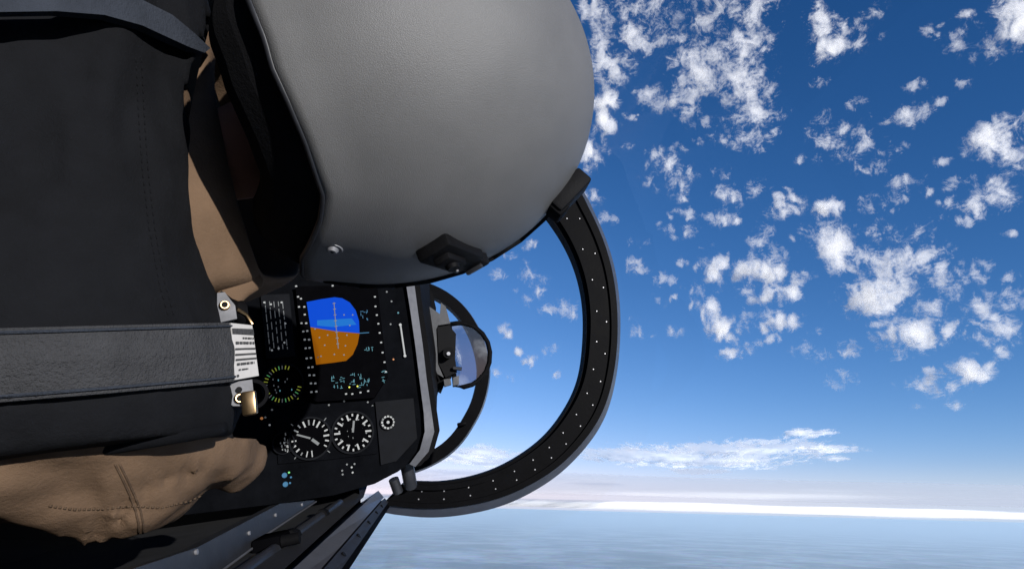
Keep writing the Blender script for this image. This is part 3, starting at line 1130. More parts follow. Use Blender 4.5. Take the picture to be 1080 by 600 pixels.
skin_prof = skin_prof + [(2 * XC - x, z) for x, z in skin_prof[-2::-1]]
rows_ = []
for y, s in ((-1.5, 1.05), (0.0, 1.0), (1.3, 0.98), (2.2, 0.78), (3.2, 0.5), (4.2, 0.22), (4.7, 0.02)):
    rows_.append([Vector((XC + (x - XC) * s, y, -0.35 + (z + 0.35) * s - 0.10 * max(0, (y - 1.3)))) for x, z in skin_prof])
for r0, r1 in zip(rows_[:-1], rows_[1:]):
    b.strip(r0, r1, M_SKINJ)
b.strip([r[0] for r in rows_[2:]], [r[-1] for r in rows_[2:]], M_SKINJ)
b.build('fuselage_skin', jet, True, 40, recalc=False)
b = MB()   # seat under and behind the pilot, below his shoulders
b.box((XC, 0.62, -0.80), 0.40, 0.42, 0.12, M_TUB, bev=0.03)
b.box((XC, 0.30, -0.62), 0.42, 0.08, 0.40, M_TUB, bev=0.03)
b.box((XC, 0.45, -0.90), 0.30, 0.30, 0.10, M_TUB)
b.build('seat', jet, True, 40)

# --- left cockpit wall detail that shows between the left strap and the helmet
b = MB()
wp = [at(x, y, 0.80) for x, y in [(195, -14), (238, -14), (238, 60), (225, 56), (196, 14)]]
b.prism(wp, FW * 0.05, M_PANEL2)
lw_ = b.build('wall_panel', jet)
b = MB()
for k in range(9):
    x = 203 + k * 3.4
    b.tube([at(x, -10, 0.795), at(x + 14, 22, 0.795), at(x + 22, 52, 0.795)], 0.0009, M_GREYD, 5)
b.tube([at(203, -2, 0.79), at(216, 22, 0.79), at(228, 50, 0.79)], 0.004, M_RUBBER, 8)
b.build('ribbed_trim', lw_)
b = MB()
b.tube([at(168, -8, 0.78), at(173, 5, 0.77), at(181, 13, 0.78), at(186, 18, 0.79)], 0.0028, M_BRASS, 8)
b.tube([at(196, 8, 0.79), at(203, 3, 0.79), at(208, 7, 0.79), at(212, 0, 0.79)], 0.0022, M_BRASS, 8)
b.tube([at(224, -4, 0.79), at(230, 9, 0.79)], 0.003, M_LABEL, 8)
b.build('wiring', jet, True)

# ------------------------------------------------------------------ instrument panel
DP = 1.15


def pn(x, y, off=0.0):
    return at(x, y, DP) - FW * off


b = MB()
outl = [(150, 262), (300, 272), (430, 286), (440, 340), (447, 392), (454, 440), (452, 464), (440, 482), (420, 497), (395, 510), (352, 522), (300, 530), (150, 548)]
b.prism([pn(x, y) for x, y in outl], FW * 0.03, M_PANEL)
panel = b.build('instrument_panel', jet)
# pale trim strip of the glare shield edge
b = MB()
ti = [(427, 292), (433, 330), (438, 365), (443, 405), (447, 436), (448, 455), (443, 474), (432, 489)]
to = [(436, 292), (441, 330), (446, 365), (450, 400), (455, 434), (458, 455), (452, 476), (438, 492)]
b.strip([pn(x, y, 0.012) for x, y in ti], [pn(x, y, 0.004) for x, y in to], M_GREY, FW * 0.008)
b.build('edge_trim', panel, True, 40)
b = MB()
b.strip([pn(x, y, -0.002) for x, y in to], [at(x + (11 if y < 395 else 7 if y < 420 else 1), y - 2, 1.42) for x, y in to], M_RUBBER, Vector((0, 0, 0.01)))
b.prism([at(x, y, 1.40) for x, y in [(432, 288), (456, 308), (460, 325), (456, 380), (460, 398), (462, 414), (458, 430), (446, 440), (434, 360)]], FW * 0.03, M_RUBBER)
b.build('glare_shield', panel, True, 40)
b = MB()
b.tube([pn(422.5, 344, 0.004), pn(427, 375, 0.004)], 0.0017, M_WHITE, 8)
for q in ((422.3, 343.0), (427.2, 375.6)):
    b.disc(pn(*q, 0.002), 0.0026, M_WHITE, 0.004, seg=10)
b.build('index_bar', panel)

# multi-function display
b = MB()
bez = [(313, 304), (398, 302), (409, 398), (395, 420), (336, 424), (326, 420)]
b.prism([pn(x, y, 0.014) for x, y in bez], FW * 0.0135, M_BEZEL)
mfd = b.build('attitude_display', panel)
DIV0, DIV1 = (329, 346.5), (380.0, 353)
blue = [(325, 320.5), (340, 317.5), (354, 315.5), (362, 316.5), (370, 321), (376, 329), (379.4, 340), DIV1, (354, 350.6), DIV0]
brown = [DIV0, (354, 350.6), DIV1, (378, 364), (373, 375), (366, 381.5), (352, 383.5), (335, 385.5)]
b = MB()
b.prism([pn(x, y, 0.0160) for x, y in blue], FW * 0.0018, M_SCRB)
b.prism([pn(x, y, 0.0160) for x, y in brown], FW * 0.0018, M_SCRO)
b.prism([pn(x, y, 0.0164) for x, y in [(336, 339.5), (372, 337.5), (377, 344), (352, 346.5), (336, 345)]], FW * 0.0003, M_SCRC)
sc_ = b.build('screen', mfd)
b = MB()
b.tube([pn(353.5, 321, 0.0168), pn(355, 340, 0.0168), pn(358, 369, 0.0168)], 0.0008, M_DIM, 5)
for k in range(8):
    y = 322 + k * 6
    b.box(pn(353.6 + k * 0.55, y, 0.0168), 0.0012, 0.001, 0.005, M_DIM)
for x, y in [(364, 334), (373, 334), (370, 345), (334, 348.5), (347, 355), (338.5, 357.5), (344, 365.5), (367, 355), (365.5, 366), (354, 375), (364, 375.5), (337, 378), (340, 377)]:
    b.disc(pn(x, y, 0.0166), 0.0014, M_DIM, 0.0006, seg=8)
b.tube([pn(380, 353, 0.0166), pn(390, 352.3, 0.0166)], 0.0008, M_BLUEL, 5)
rr_ = random.Random(4)


def glyphs(b, x0, y0, w, h, k, m, off):
    """unreadable little strokes standing in for small symbols"""
    for _ in range(k):
        x, y = x0 + rr_.uniform(0, w), y0 + rr_.uniform(0, h)
        if rr_.random() < 0.5:
            b.box(pn(x, y, off), 0.0009, 0.0008, rr_.uniform(0.003, 0.006), m)
        else:
            b.box(pn(x, y, off), rr_.uniform(0.003, 0.006), 0.0008, 0.0009, m)


for x0, y0, w, h, k, m_ in [(381, 329, 8, 11, 9, M_BLUEL), (386, 367, 8, 5, 8, M_CYAN), (351, 397, 7, 12, 9, M_CYAN), (360, 398, 5, 12, 7, M_CYAN), (369, 395, 6, 12, 9, M_CYAN), (378, 396, 4, 6, 5, M_CYAN), (384, 398, 9, 10, 9, M_CYAN), (403, 391, 5, 14, 7, M_CYAN), (376, 402, 8, 8, 4, M_CYAN)]:
    glyphs(b, x0, y0, w, h, k, m_, 0.0156)
for x, y in [(369.5, 409), (378, 408)]:
    b.disc(pn(x, y, 0.0152), 0.0016, M_YEL, 0.0008, seg=8)
b.build('symbology', mfd)
keys = [(314, 304), (316, 315), (319, 317), (317, 325.5), (322.5, 325.5), (323, 333.5), (319.5, 342.5), (324.5, 342.5), (321.5, 351), (325.5, 350.5), (323, 359.5), (327.5, 359.5), (324, 368.5), (328, 368), (325, 379), (329.5, 378.5), (327, 388.5), (331, 388), (328, 396.5), (332.6, 396.5), (329.5, 405), (334, 405), (330, 414), (335, 413.5), (396, 315), (396.6, 325), (398, 334), (399.6, 343), (401, 352.5), (402.5, 362.5), (404, 373), (406, 383), (407.4, 393), (352, 303.5), (391, 305), (366, 416), (372.5, 416), (381, 414.5), (389, 413)]
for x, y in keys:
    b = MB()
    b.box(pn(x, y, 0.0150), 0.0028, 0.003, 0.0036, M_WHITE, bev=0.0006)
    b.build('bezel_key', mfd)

# placard panel of lettered rows, left of the display
b = MB()
b.prism([pn(x, y, 0.008) for x, y in [(276, 312), (306, 311), (312, 376), (282, 379)]], FW * 0.0075, M_PANEL2)
plac = b.build('fuel_panel', panel)
b = MB()
for k in range(5):
    x = 281 + k * 4.6
    y = 319
    while y < 370:
        L = rr_.uniform(2, 9)
        b.box(pn(x + (y - 319) * 0.10, y + L / 2, 0.0085), L * 0.0018, 0.0008, 0.0012, M_DIM)
        y += L + rr_.uniform(1, 4)
for x, y in [(280, 320), (287, 322), (298, 320), (302, 342), (301, 362), (288, 370), (295, 368)]:
    b.disc(pn(x, y, 0.0082), 0.0018, M_WHITE, 0.0010, seg=8)
b.build('lettering', plac)


def gauge(name, x, y, r_px, fill):
    """round dial: body, bezel ring, and markings from fill(b, centre, radius)"""
    c = pn(x, y)
    r = r_px * DP / FOC / 0.957
    b = MB()
    b.disc(c, r * 1.12, M_BEZEL, 0.005, seg=36)
    g = b.build(name, panel, True, 35)
    b = MB()
    b.ring(c - FW * 0.005, r * 1.04, r * 1.14, M_PANEL2, 0.004, seg=36)
    b.build('bezel_ring', g, True, 35)
    b = MB()
    fill(b, c - FW * 0.0056, r)
    b.build('dial_markings', g)
    return g


def pol(c, r, deg):
    """deg clockwise from the aircraft's up"""
    return c + Vector((math.sin(RAD(deg)), 0, math.cos(RAD(deg)))) * r


def tick(b, c, r0, r1, deg, w, m):
    p, q = pol(c, r0, deg), pol(c, r1, deg)
    d = (q - p).normalized()
    s = Vector((d.z, 0, -d.x)) * w / 2
    b.prism([p - s, p + s, q + s, q - s], FW * 0.0005, m)


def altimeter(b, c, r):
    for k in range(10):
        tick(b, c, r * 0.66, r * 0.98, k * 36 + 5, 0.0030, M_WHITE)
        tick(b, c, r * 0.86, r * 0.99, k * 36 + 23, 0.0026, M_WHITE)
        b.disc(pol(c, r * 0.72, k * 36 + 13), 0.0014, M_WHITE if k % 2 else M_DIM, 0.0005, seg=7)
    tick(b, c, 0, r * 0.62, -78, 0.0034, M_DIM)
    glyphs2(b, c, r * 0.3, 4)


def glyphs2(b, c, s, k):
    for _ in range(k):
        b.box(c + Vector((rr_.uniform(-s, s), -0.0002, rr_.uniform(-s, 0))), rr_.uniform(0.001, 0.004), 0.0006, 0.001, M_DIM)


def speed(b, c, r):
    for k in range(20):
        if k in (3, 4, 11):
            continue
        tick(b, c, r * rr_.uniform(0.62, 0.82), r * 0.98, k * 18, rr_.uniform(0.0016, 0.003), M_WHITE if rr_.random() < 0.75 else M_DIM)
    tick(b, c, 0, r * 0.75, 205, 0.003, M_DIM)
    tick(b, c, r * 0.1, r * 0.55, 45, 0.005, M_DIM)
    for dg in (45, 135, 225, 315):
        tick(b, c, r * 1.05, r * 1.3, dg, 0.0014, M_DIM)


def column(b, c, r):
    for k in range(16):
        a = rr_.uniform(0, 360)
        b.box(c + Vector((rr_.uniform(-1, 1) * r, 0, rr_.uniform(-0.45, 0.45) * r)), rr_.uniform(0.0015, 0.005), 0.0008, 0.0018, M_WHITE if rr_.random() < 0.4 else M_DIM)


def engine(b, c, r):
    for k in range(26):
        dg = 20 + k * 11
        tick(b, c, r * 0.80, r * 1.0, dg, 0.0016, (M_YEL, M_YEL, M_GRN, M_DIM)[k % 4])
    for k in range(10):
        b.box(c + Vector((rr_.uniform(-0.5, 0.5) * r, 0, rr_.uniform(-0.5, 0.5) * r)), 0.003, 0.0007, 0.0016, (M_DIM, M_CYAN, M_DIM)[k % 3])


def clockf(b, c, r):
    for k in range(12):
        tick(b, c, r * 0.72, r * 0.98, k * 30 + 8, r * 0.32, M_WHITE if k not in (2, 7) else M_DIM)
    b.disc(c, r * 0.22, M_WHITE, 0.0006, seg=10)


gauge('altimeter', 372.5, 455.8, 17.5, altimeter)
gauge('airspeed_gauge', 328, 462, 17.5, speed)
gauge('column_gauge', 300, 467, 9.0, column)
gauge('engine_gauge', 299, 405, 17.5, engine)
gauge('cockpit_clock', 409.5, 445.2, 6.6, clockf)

for nm, pts, m_ in [('status_lamp', [(300, 501, 2.6), (301, 510.5, 2.6)], M_BLUEL), ('warning_lamp', [(274, 427, 1.4), (276, 441, 1.4), (395, 413, 1.6)], M_AMB)]:
    for x, y, r in pts:
        b = MB()
        b.disc(pn(x, y), r * 0.0018, m_, 0.003, seg=12, r2=r * 0.0014)
        b.build(nm, panel)
for x, y, m_ in [(371, 492.5, M_WHITE), (372, 498, M_WHITE), (366, 489.5, M_DIM), (361, 496, M_DIM), (361.5, 500, M_DIM), (374, 489, M_DIM), (284.5, 448, M_WHITE), (287, 432, M_DIM), (295, 422, M_YEL), (304, 423, M_GRN), (314, 420, M_YEL), (280, 440, M_DIM), (305, 498, M_GRN), (307, 503, M_BLUEL), (306, 509, M_BLUEL), (393, 428, M_DIM), (406, 461, M_DIM), (424, 470, M_DIM), (335, 418, M_YEL), (346, 422, M_CYAN), (358, 421, M_CYAN), (363, 423, M_DIM), (375, 420, M_DIM), (415, 379, M_AMB), (412, 342, M_DIM), (408, 308, M_DIM), (413, 318, M_DIM), (420, 330, M_CYAN), (347, 427, M_DIM), (388, 424, M_DIM)]:
    b = MB()
    b.disc(pn(x, y), 0.0017, m_, 0.002, seg=8)
    b.build('indicator_light', panel)
b = MB()
b.prism([pn(x, y, 0.004) for x, y in [(290, 438), (350, 433), (394, 428), (398, 478), (350, 484), (294, 489)]], FW * 0.0035, M_PANEL)
b.prism([pn(x, y, 0.005) for x, y in [(396, 424), (436, 420), (440, 462), (418, 486), (402, 490)]], FW * 0.0045, M_PANEL2)
b.build('gauge_plate', panel)

# --- head-up display
hud = None
D_H = 1.36


def hp(x, y, d=D_H):
    return at(x, y, d)


b = MB()
b.prism([hp(x, y) for x, y in [(450, 325), (462, 330), (474, 340), (478, 356), (477, 396), (470, 402), (466, 412), (452, 404)]], FW * 0.08, M_RUBBER)
b.prism([hp(x, y, D_H - 0.02) for x, y in [(461, 343), (472, 341), (481, 352), (480, 378), (482, 392), (470, 398), (463, 384)]], FW * 0.03, M_BLACKP)
b.tube([hp(473, 372, D_H - 0.05), hp(473, 372, D_H - 0.01)], 0.012, M_BLACKP, 14)
hud = b.build('head_up_display', jet, True, 35)
b = MB()
b.prism([hp(x, y, D_H - 0.03) for x, y in [(450, 326), (453, 323.5), (464, 331), (465, 319), (470, 323), (475, 341), (462, 343), (460, 347), (462, 384), (468, 398), (461, 394), (457, 380)]], FW * 0.012, M_GREYD)
b.prism([hp(x, y, D_H - 0.03) for x, y in [(468, 400), (475, 399), (476, 405), (469, 407)]], FW * 0.03, M_GREYD)
b.prism([hp(x, y, D_H - 0.03) for x, y in [(478, 398), (484, 396), (484, 405), (478, 406)]], FW * 0.03, M_GREYD)
b.build('bracket', hud)
b = MB()
b.disc(hp(473, 373, D_H - 0.052), 0.004, M_STEEL, 0.003, seg=10)
b.tube([hp(478, 388, D_H - 0.03), hp(487, 389, D_H - 0.03)], 0.004, M_GREYD, 8)
b.build('pivot_screw', hud)
hc = [(474, 342), (483, 340.8), (492, 341.6), (501, 345), (509, 352), (514.5, 361), (516.8, 371), (516.2, 382), (512.5, 392), (506, 400), (498, 405.5), (489, 408), (480, 407.5)]
ring_p = [hp(x, y, D_H + 0.02) for x, y in hc]
b = MB()
b.add(ring_p, [tuple(range(len(ring_p)))], M_HUDGLASS)
b.build('combiner_glass', hud, recalc=False)
b = MB()
b.tube(ring_p + ring_p[:1], 0.0056, M_RUBBER, 8)
b.build('glass_rim', hud, True)
# posts at the foot of the windscreen
for P_, r_, m_ in (([at(428, 484, 1.24), at(431, 500, 1.25), at(433, 512, 1.27)], 0.013, M_GREYD), ([at(441, 470, 1.6), at(446, 482, 1.62)], 0.020, M_RUBBER), ([at(415, 505, 1.26), at(420, 519, 1.27)], 0.010, M_GREYD)):
    b = MB()
    b.tube(P_, r_, m_, 12)
    b.build('hinge_post', jet, True, 40)

# ================================================================== THE PILOT
person = thing('person', (-0.28, 0.62, -0.74), 'pilot seen from behind in dark vest and tan flight suit, head inside a grey helmet', 'person')


def capsule(P, a, b_, r0, r1=None):
    r1 = r0 if r1 is None else r1
    a, b_ = np.array(a), np.array(b_)
    ab = b_ - a
    t = np.clip(((P[0] - a[0]) * ab[0] + (P[1] - a[1]) * ab[1] + (P[2] - a[2]) * ab[2]) / (ab @ ab), 0, 1)
    d = np.sqrt((P[0] - a[0] - t * ab[0]) ** 2 + (P[1] - a[1] - t * ab[1]) ** 2 + (P[2] - a[2] - t * ab[2]) ** 2)
    return d - (r0 + (r1 - r0) * t)


def ellip(P, c, r):
    q = np.sqrt(((P[0] - c[0]) / r[0]) ** 2 + ((P[1] - c[1]) / r[1]) ** 2 + ((P[2] - c[2]) / r[2]) ** 2)
    return (q - 1) * min(r)


def smin(a, b_, k):
    h_ = np.clip(0.5 + 0.5 * (b_ - a) / k, 0, 1)
    return b_ + (a - b_) * h_ - k * h_ * (1 - h_)


def torso(P):
    f = ellip(P, (-0.28, 0.561, -0.391), (0.21, 0.1705, 0.2027))
    f = smin(f, capsule(P, (-0.45, 0.477, -0.26), (-0.11, 0.477, -0.26), 0.110), 0.05)
    f = smin(f, ellip(P, (-0.28, 0.54, -0.62), (0.20, 0.15, 0.25)), 0.06)
    return f


BUL0, BUL1 = tuple(at(228, 474, 0.56)), tuple(at(254, 487, 0.60))


def shoulder(P):
    return capsule(P, (-0.078, 0.485, -0.215), (-0.088, 0.55, -0.36), 0.080)


def vest_core(P):
    f = smin(torso(P) - 0.013, shoulder(P) - 0.004, 0.035)
    return f + folds(P, 0.0100, 0.085, 1.0, (0.45, 1.6, 1.6)) * np.clip((-0.12 - P[0]) / 0.10, 0.25, 1) + folds(P, 0.0022, 0.030, 5.0, (0.6, 1.5, 1.5))


def arms(P):
    f = None
    for s in (0, 1):
        mx_ = (lambda p: (2 * -0.28 - p[0], p[1], p[2])) if s else (lambda p: p)
        a = capsule(P, mx_((-0.050, 0.526, -0.222)), mx_((-0.105, 0.60, -0.43)), 0.076, 0.058)
        a = smin(a, capsule(P, mx_((-0.050, 0.565, -0.212)), mx_((-0.055, 0.58, -0.26)), 0.046, 0.05), 0.03)
        a = smin(a, capsule(P, mx_((-0.105, 0.60, -0.43)), mx_((-0.13, 0.80, -0.50)), 0.058, 0.042), 0.03)
        l = capsule(P, mx_((-0.19, 0.58, -0.70)), mx_((-0.14, 1.00, -0.56)), 0.09, 0.07)
        l = smin(l, capsule(P, mx_((-0.14, 1.00, -0.56)), mx_((-0.16, 1.12, -0.86)), 0.07, 0.05), 0.04)
        q = np.minimum(a, l)
        f = q if f is None else np.minimum(f, q)
    bul = capsule(P, BUL0, BUL1, 0.028)
    return smin(f, bul, 0.02)


def sdf_mesh(name, fn, lo, hi, h, m, parent, label=None):
    ax = [np.arange(lo[q], hi[q], h, dtype=np.float32) for q in range(3)]
    P = np.meshgrid(*ax, indexing='ij')
    V, Q = surface_nets(fn(P))
    base = np.array(parent['_base'])
    o = mesh_from(name, V * h + np.array(lo) - base, Q, m)
    o.parent = parent
    o['_base'] = tuple(base)
    if label:
        o['label'] = label
    return o


def folds(P, amp, w, seed=0.0, stretch=(1, 1, 1)):
    return amp * fbm(P[0] / w * stretch[0] + seed, P[1] / w * stretch[1] + seed, P[2] / w * stretch[2], 3, 0.5)


def suit(P):
    f = smin(torso(P), arms(P), 0.03)
    # puckered seam round the upper arm and long soft folds
    f = f + folds(P, 0.0065, 0.055, 3.0, (1.0, 0.8, 1.6)) + folds(P, 0.0012, 0.02, 8.0)
    sx_ = np.abs(P[2] + 0.205 + 0.25 * (P[1] - 0.42))
    f = f + 0.0035 * np.exp(-(sx_ / 0.004) ** 2) * (P[0] > -0.06)
    sy_ = np.abs(P[0] - 0.008 + 0.02 * np.sin(P[2] * 30))
    puck = 0.0035 * np.sin((P[2] + P[1] * 0.6) * 420) + 0.002
    f = f + puck * np.exp(-(sy_ / 0.006) ** 2) * np.clip((0.52 - P[1]) / 0.03, 0, 1)
    w_ = np.clip((P[0] + 0.038) / 0.014, 0, 1)
    w_ = w_ * w_ * (3 - 2 * w_)
    return np.maximum(f, vest_core(P) + 0.006 - 0.08 * w_)


suit_ob = sdf_mesh('flight_suit', suit, (-0.64, 0.24, -0.98), (0.08, 1.20, -0.07), 0.005, M_SUIT, person, 'tan flight suit with puckered sleeve seam')


def vest(P):
    f = vest_core(P)
    f = f - 0.0030 * (P[0] > -0.062) - 0.0030 * (P[0] < -0.50)
    edge_ = -0.034 - 0.25 * (P[1] - 0.42) * 0 + 0.02 * (P[1] - 0.45)
    f = np.maximum(f, P[0] - edge_)
    f = np.maximum(f, -0.56 + 0.034 - P[0])
    nk = np.sqrt(((P[0] + 0.275) / 0.152) ** 2 + ((P[1] - 0.565) / 0.112) ** 2) - 1
    f = np.maximum(f, -nk * 0.11)
    f = np.maximum(f, -(P[2] + 0.66))
    return f


vest_ob = sdf_mesh('flight_vest', vest, (-0.60, 0.24, -0.68), (0.02, 0.72, -0.09), 0.005, M_VEST, person, 'charcoal nylon vest')

def cloth(px, py, fn, lift=0.003):
    """point just outside a garment on the sight line of a pixel"""
    v = ray(px, py).normalized()
    t = 0.2
    for _ in range(120):
        p = v * t
        d = float(fn([np.array([p.x]), np.array([p.y]), np.array([p.z])])[0])
        if d < 0.0004:
            break
        t += d * 0.6
        if t > 1.2:
            return None
    return v * (t - lift)


hem = []
for hx in range(-40, 250, 16):
    last = None
    for hy in range(400, 520, 3):
        p = cloth(hx, hy, vest, 0.0)
        if p is None or p.x > -0.0335:
            break
        last = p
    if last:
        hem.append((hx, hy - 3))
pf = np.polyfit([q[0] for q in hem], [q[1] for q in hem], 2)
hem = [(x, float(np.polyval(pf, x))) for x in range(-40, 252, 10)]
hem = [cloth(x, y - 2, vest, 0.0) for x, y in hem]
hem = [p for p in hem if p and p.y < 0.56]
hem = [sum((hem[min(max(i + k, 0), len(hem) - 1)] for k in (-2, -1, 0, 1, 2)), Vector()) / 5 for i in range(len(hem))]
b = MB()
b.tube(hem, 0.0050, M_VESTHEM, 10)
b.tube([p + Vector((-0.020, -0.002, 0.004)) for p in hem[1:]], 0.0012, M_VESTHEM, 6)
b.build('armhole_binding', person, True)

# body: one continuous figure under the clothes
bj = {
    'pelvis': (-0.28, 0.58, -0.66, 0.11), 'waist': (-0.28, 0.54, -0.50, 0.10), 'chest': (-0.28, 0.53, -0.34, 0.09), 'base': (-0.28, 0.55, -0.19, 0.038),
    'neck': (-0.28, 0.53, -0.10, 0.050), 'skull': (-0.28, 0.50, -0.02, 0.085), 'crown': (-0.28, 0.48, 0.06, 0.08),
    'brow': (-0.28, 0.565, 0.01, 0.05), 'nose': (-0.28, 0.612, -0.03, 0.013), 'chin': (-0.28, 0.58, -0.09, 0.030)}
for s, sg in (('r', 1), ('l', -1)):
    bj.update({
        'sh' + s: (-0.28 + 0.18 * sg, 0.50, -0.22, 0.06), 'el' + s: (-0.28 + 0.235 * sg, 0.56, -0.42, 0.042), 'wr' + s: (-0.28 + 0.15 * sg, 0.80, -0.50, 0.028),
        'pa' + s: (-0.28 + 0.135 * sg, 0.87, -0.51, 0.030), 'th' + s: (-0.28 + 0.165 * sg, 0.86, -0.485, 0.012), 't2' + s: (-0.28 + 0.17 * sg, 0.90, -0.475, 0.010),
        'hi' + s: (-0.28 + 0.09 * sg, 0.60, -0.70, 0.08), 'kn' + s: (-0.28 + 0.14 * sg, 1.00, -0.56, 0.055), 'an' + s: (-0.28 + 0.12 * sg, 1.12, -0.88, 0.04), 'to' + s: (-0.28 + 0.12 * sg, 1.28, -0.92, 0.035)})
    for q, (dx, ln) in enumerate(((0.022, 0.055), (0.008, 0.062), (-0.007, 0.058), (-0.021, 0.047))):
        bj['f%d%s' % (q, s)] = (-0.28 + (0.135 + dx) * sg, 0.905, -0.508, 0.0095)
        bj['g%d%s' % (q, s)] = (-0.28 + (0.135 + dx) * sg, 0.905 + ln * 0.5, -0.520, 0.009)
        bj['h%d%s' % (q, s)] = (-0.28 + (0.135 + dx * 0.8) * sg, 0.905 + ln * 0.55, -0.545, 0.008)
ed = [('pelvis', 'waist'), ('waist', 'chest'), ('chest', 'base'), ('base', 'neck'), ('neck', 'skull'), ('skull', 'crown'), ('skull', 'brow'), ('brow', 'nose'), ('neck', 'chin')]
for s in 'rl':
    ed += [('chest', 'sh' + s), ('sh' + s, 'el' + s), ('el' + s, 'wr' + s), ('wr' + s, 'pa' + s), ('pa' + s, 'th' + s), ('th' + s, 't2' + s), ('pelvis', 'hi' + s), ('hi' + s, 'kn' + s), ('kn' + s, 'an' + s), ('an' + s, 'to' + s)]
    for q in range(4):
        ed += [('pa' + s, 'f%d%s' % (q, s)), ('f%d%s' % (q, s), 'g%d%s' % (q, s)), ('g%d%s' % (q, s), 'h%d%s' % (q, s))]
nm = list(bj)
base = Vector(person['_base'])
me = bpy.data.meshes.new('body')
me.from_pydata([tuple(Vector(bj[k][:3]) - base) for k in nm], [(nm.index(a), nm.index(c)) for a, c in ed], [])
body = bpy.data.objects.new('body', me)
C.objects.link(body)
body.parent = person
sk = body.modifiers.new('skin', 'SKIN')
for i, k in enumerate(nm):
    me.skin_vertices[0].data[i].radius = (bj[k][3], bj[k][3])
    me.skin_vertices[0].data[i].use_root = (k == 'pelvis')
sk.use_smooth_shade = True
ss = body.modifiers.new('sub', 'SUBSURF')
ss.levels = ss.render_levels = 1
me.materials.append(M_SKIN)

# collar of the flight suit, standing round the neck and folding to a point at the right
CB = [(226, 312), (214, 292), (203, 262), (196, 232), (192, 200), (194, 165), (199, 125), (206, 90), (214, 55), (222, 25), (232, -10)]
CT = [(279, 300), (272, 282), (263, 255), (255, 228), (247, 200), (239, 165), (231, 125), (225, 90), (226, 55), (234, 25), (246, -10)]
bot, top, mid = [], [], []
for (x0, y0), (x1, y1) in zip(CB, CT):
    p = cloth(x0, y0, vest, -0.006) or at(x0, y0, 0.48)
    q = at(x1, y1, p.y + 0.030)
    bot.append(p)
    top.append(q)
    mid.append(p.lerp(q, 0.5) + Vector((0, -0.006, 0.006)))
arcf = [(-0.43, 0.56), (-0.41, 0.62), (-0.35, 0.665), (-0.28, 0.68), (-0.21, 0.665), (-0.165, 0.62), (-0.15, 0.57)]
bot += [Vector((x, y, -0.15)) for x, y in arcf]
mid += [Vector((x * 0.94 - 0.28 * 0.06, y * 0.94 + 0.57 * 0.06, -0.12)) for x, y in arcf]
top += [Vector((x * 0.86 - 0.28 * 0.14, y * 0.86 + 0.57 * 0.14, -0.095)) for x, y in arcf]
inn = [p.lerp(Vector((-0.28, 0.57, p.z)), 0.07) for p in top]
low = [p.lerp(Vector((-0.28, 0.57, p.z - 0.05)), 0.16) for p in bot]
b = MB()
for r0, r1 in ((bot, mid), (mid, top), (top, inn), (inn, low)):
    b.strip(r0 + r0[:1], r1 + r1[:1], M_SUIT)
tipx = [(222, 306), (240, 285), (262, 268), (274, 280), (281, 292), (279, 301), (266, 306), (256, 316), (247, 327), (236, 318)]
tb_ = bot[0].y
b.prism([at(x, y, tb_ + 0.004 + 0.02 * (x - 222) / 60) for x, y in tipx], Vector((0.003, 0.008, -0.003)), M_SUIT)
col = b.build('collar', person, True, 60, recalc=False)
bm = bmesh.new()
bm.from_mesh(col.data)
bmesh.ops.remove_doubles(bm, verts=bm.verts, dist=0.0003)
bmesh.ops.recalc_face_normals(bm, faces=bm.faces)
bm.to_mesh(col.data)
bm.free()
sm_ = col.modifiers.new('soft', 'SUBSURF')
sm_.levels = sm_.render_levels = 2

# seams and stitching, laid on the cloth itself
from mathutils.bvhtree import BVHTree


def on_mesh(ob, pts, lift):
    me_ = ob.data
    off = Vector(ob['_base'])
    t_ = BVHTree.FromPolygons([v.co + off for v in me_.vertices], [tuple(p.vertices) for p in me_.polygons])
    out = []
    for x, y in pts:
        d = ray(x, y).normalized()
        h_, n_, i_, dist = t_.ray_cast(Vector((0, 0, 0)), d)
        if h_ is not None:
            out.append(h_ + (n_ if n_.dot(d) < 0 else -n_) * lift)
    return out


def run(P, k):
    out = []
    for (x0, y0), (x1, y1) in zip(P[:-1], P[1:]):
        m_ = max(1, int(math.hypot(x1 - x0, y1 - y0) / k))
        out += [(x0 + (x1 - x0) * i / m_, y0 + (y1 - y0) * i / m_) for i in range(m_)]
    return out + [P[-1]]


b = MB()
for dx in (0, 5):
    L = on_mesh(suit_ob, run([(121 + dx, 489), (129 + dx, 505), (137 + dx, 522), (143 + dx, 538), (146 + dx, 552), (146 + dx, 562)], 2.5), 0.0001)
    b.tube(L, 0.0007, M_THREAD, 6)
L = on_mesh(suit_ob, run([(52, 533), (80, 537), (110, 536), (142, 533), (170, 535), (200, 528), (228, 515)], 2.5), 0.0002)
for p, q in list(zip(L[:-1], L[1:]))[::2]:
    b.tube([p, q], 0.0009, M_THREAD, 5)
b.build('sleeve_seam', person, True)
b = MB()
for dx in (0, 6):
    L = on_mesh(vest_ob, run([(143 + dx, 62), (146 + dx, 120), (150 + dx, 180), (157 + dx, 240), (168 + dx, 300), (178 + dx, 336)], 4), 0.0002)
    for p, q in list(zip(L[:-1], L[1:]))[::2]:
        b.tube([p, q], 0.0004, M_VEST, 5)
b.build('vest_stitching', person, True)

# ------------------------------------------------------------------ helmet
HC = Vector((-0.2778, 0.47, 0.012))
HR = Vector((0.1485, 0.165, 0.175))
helmet = thing('flight_helmet', HC + Vector((0, 0, -0.09)), 'matte grey flight helmet with black visor latch on the head of the pilot', 'helmet')
RIM = [(0, -25.0), (4.5, -24.7), (16, -22.3), (22, -21.8), (30.6, -19.7), (39.5, -17.9), (53, -16.6), (60, -18.5), (66, -21), (78, -26), (93, -28.6), (104, -29), (112, -26), (120, -16), (126, 4), (134, 16), (150, 19), (180, 20)]


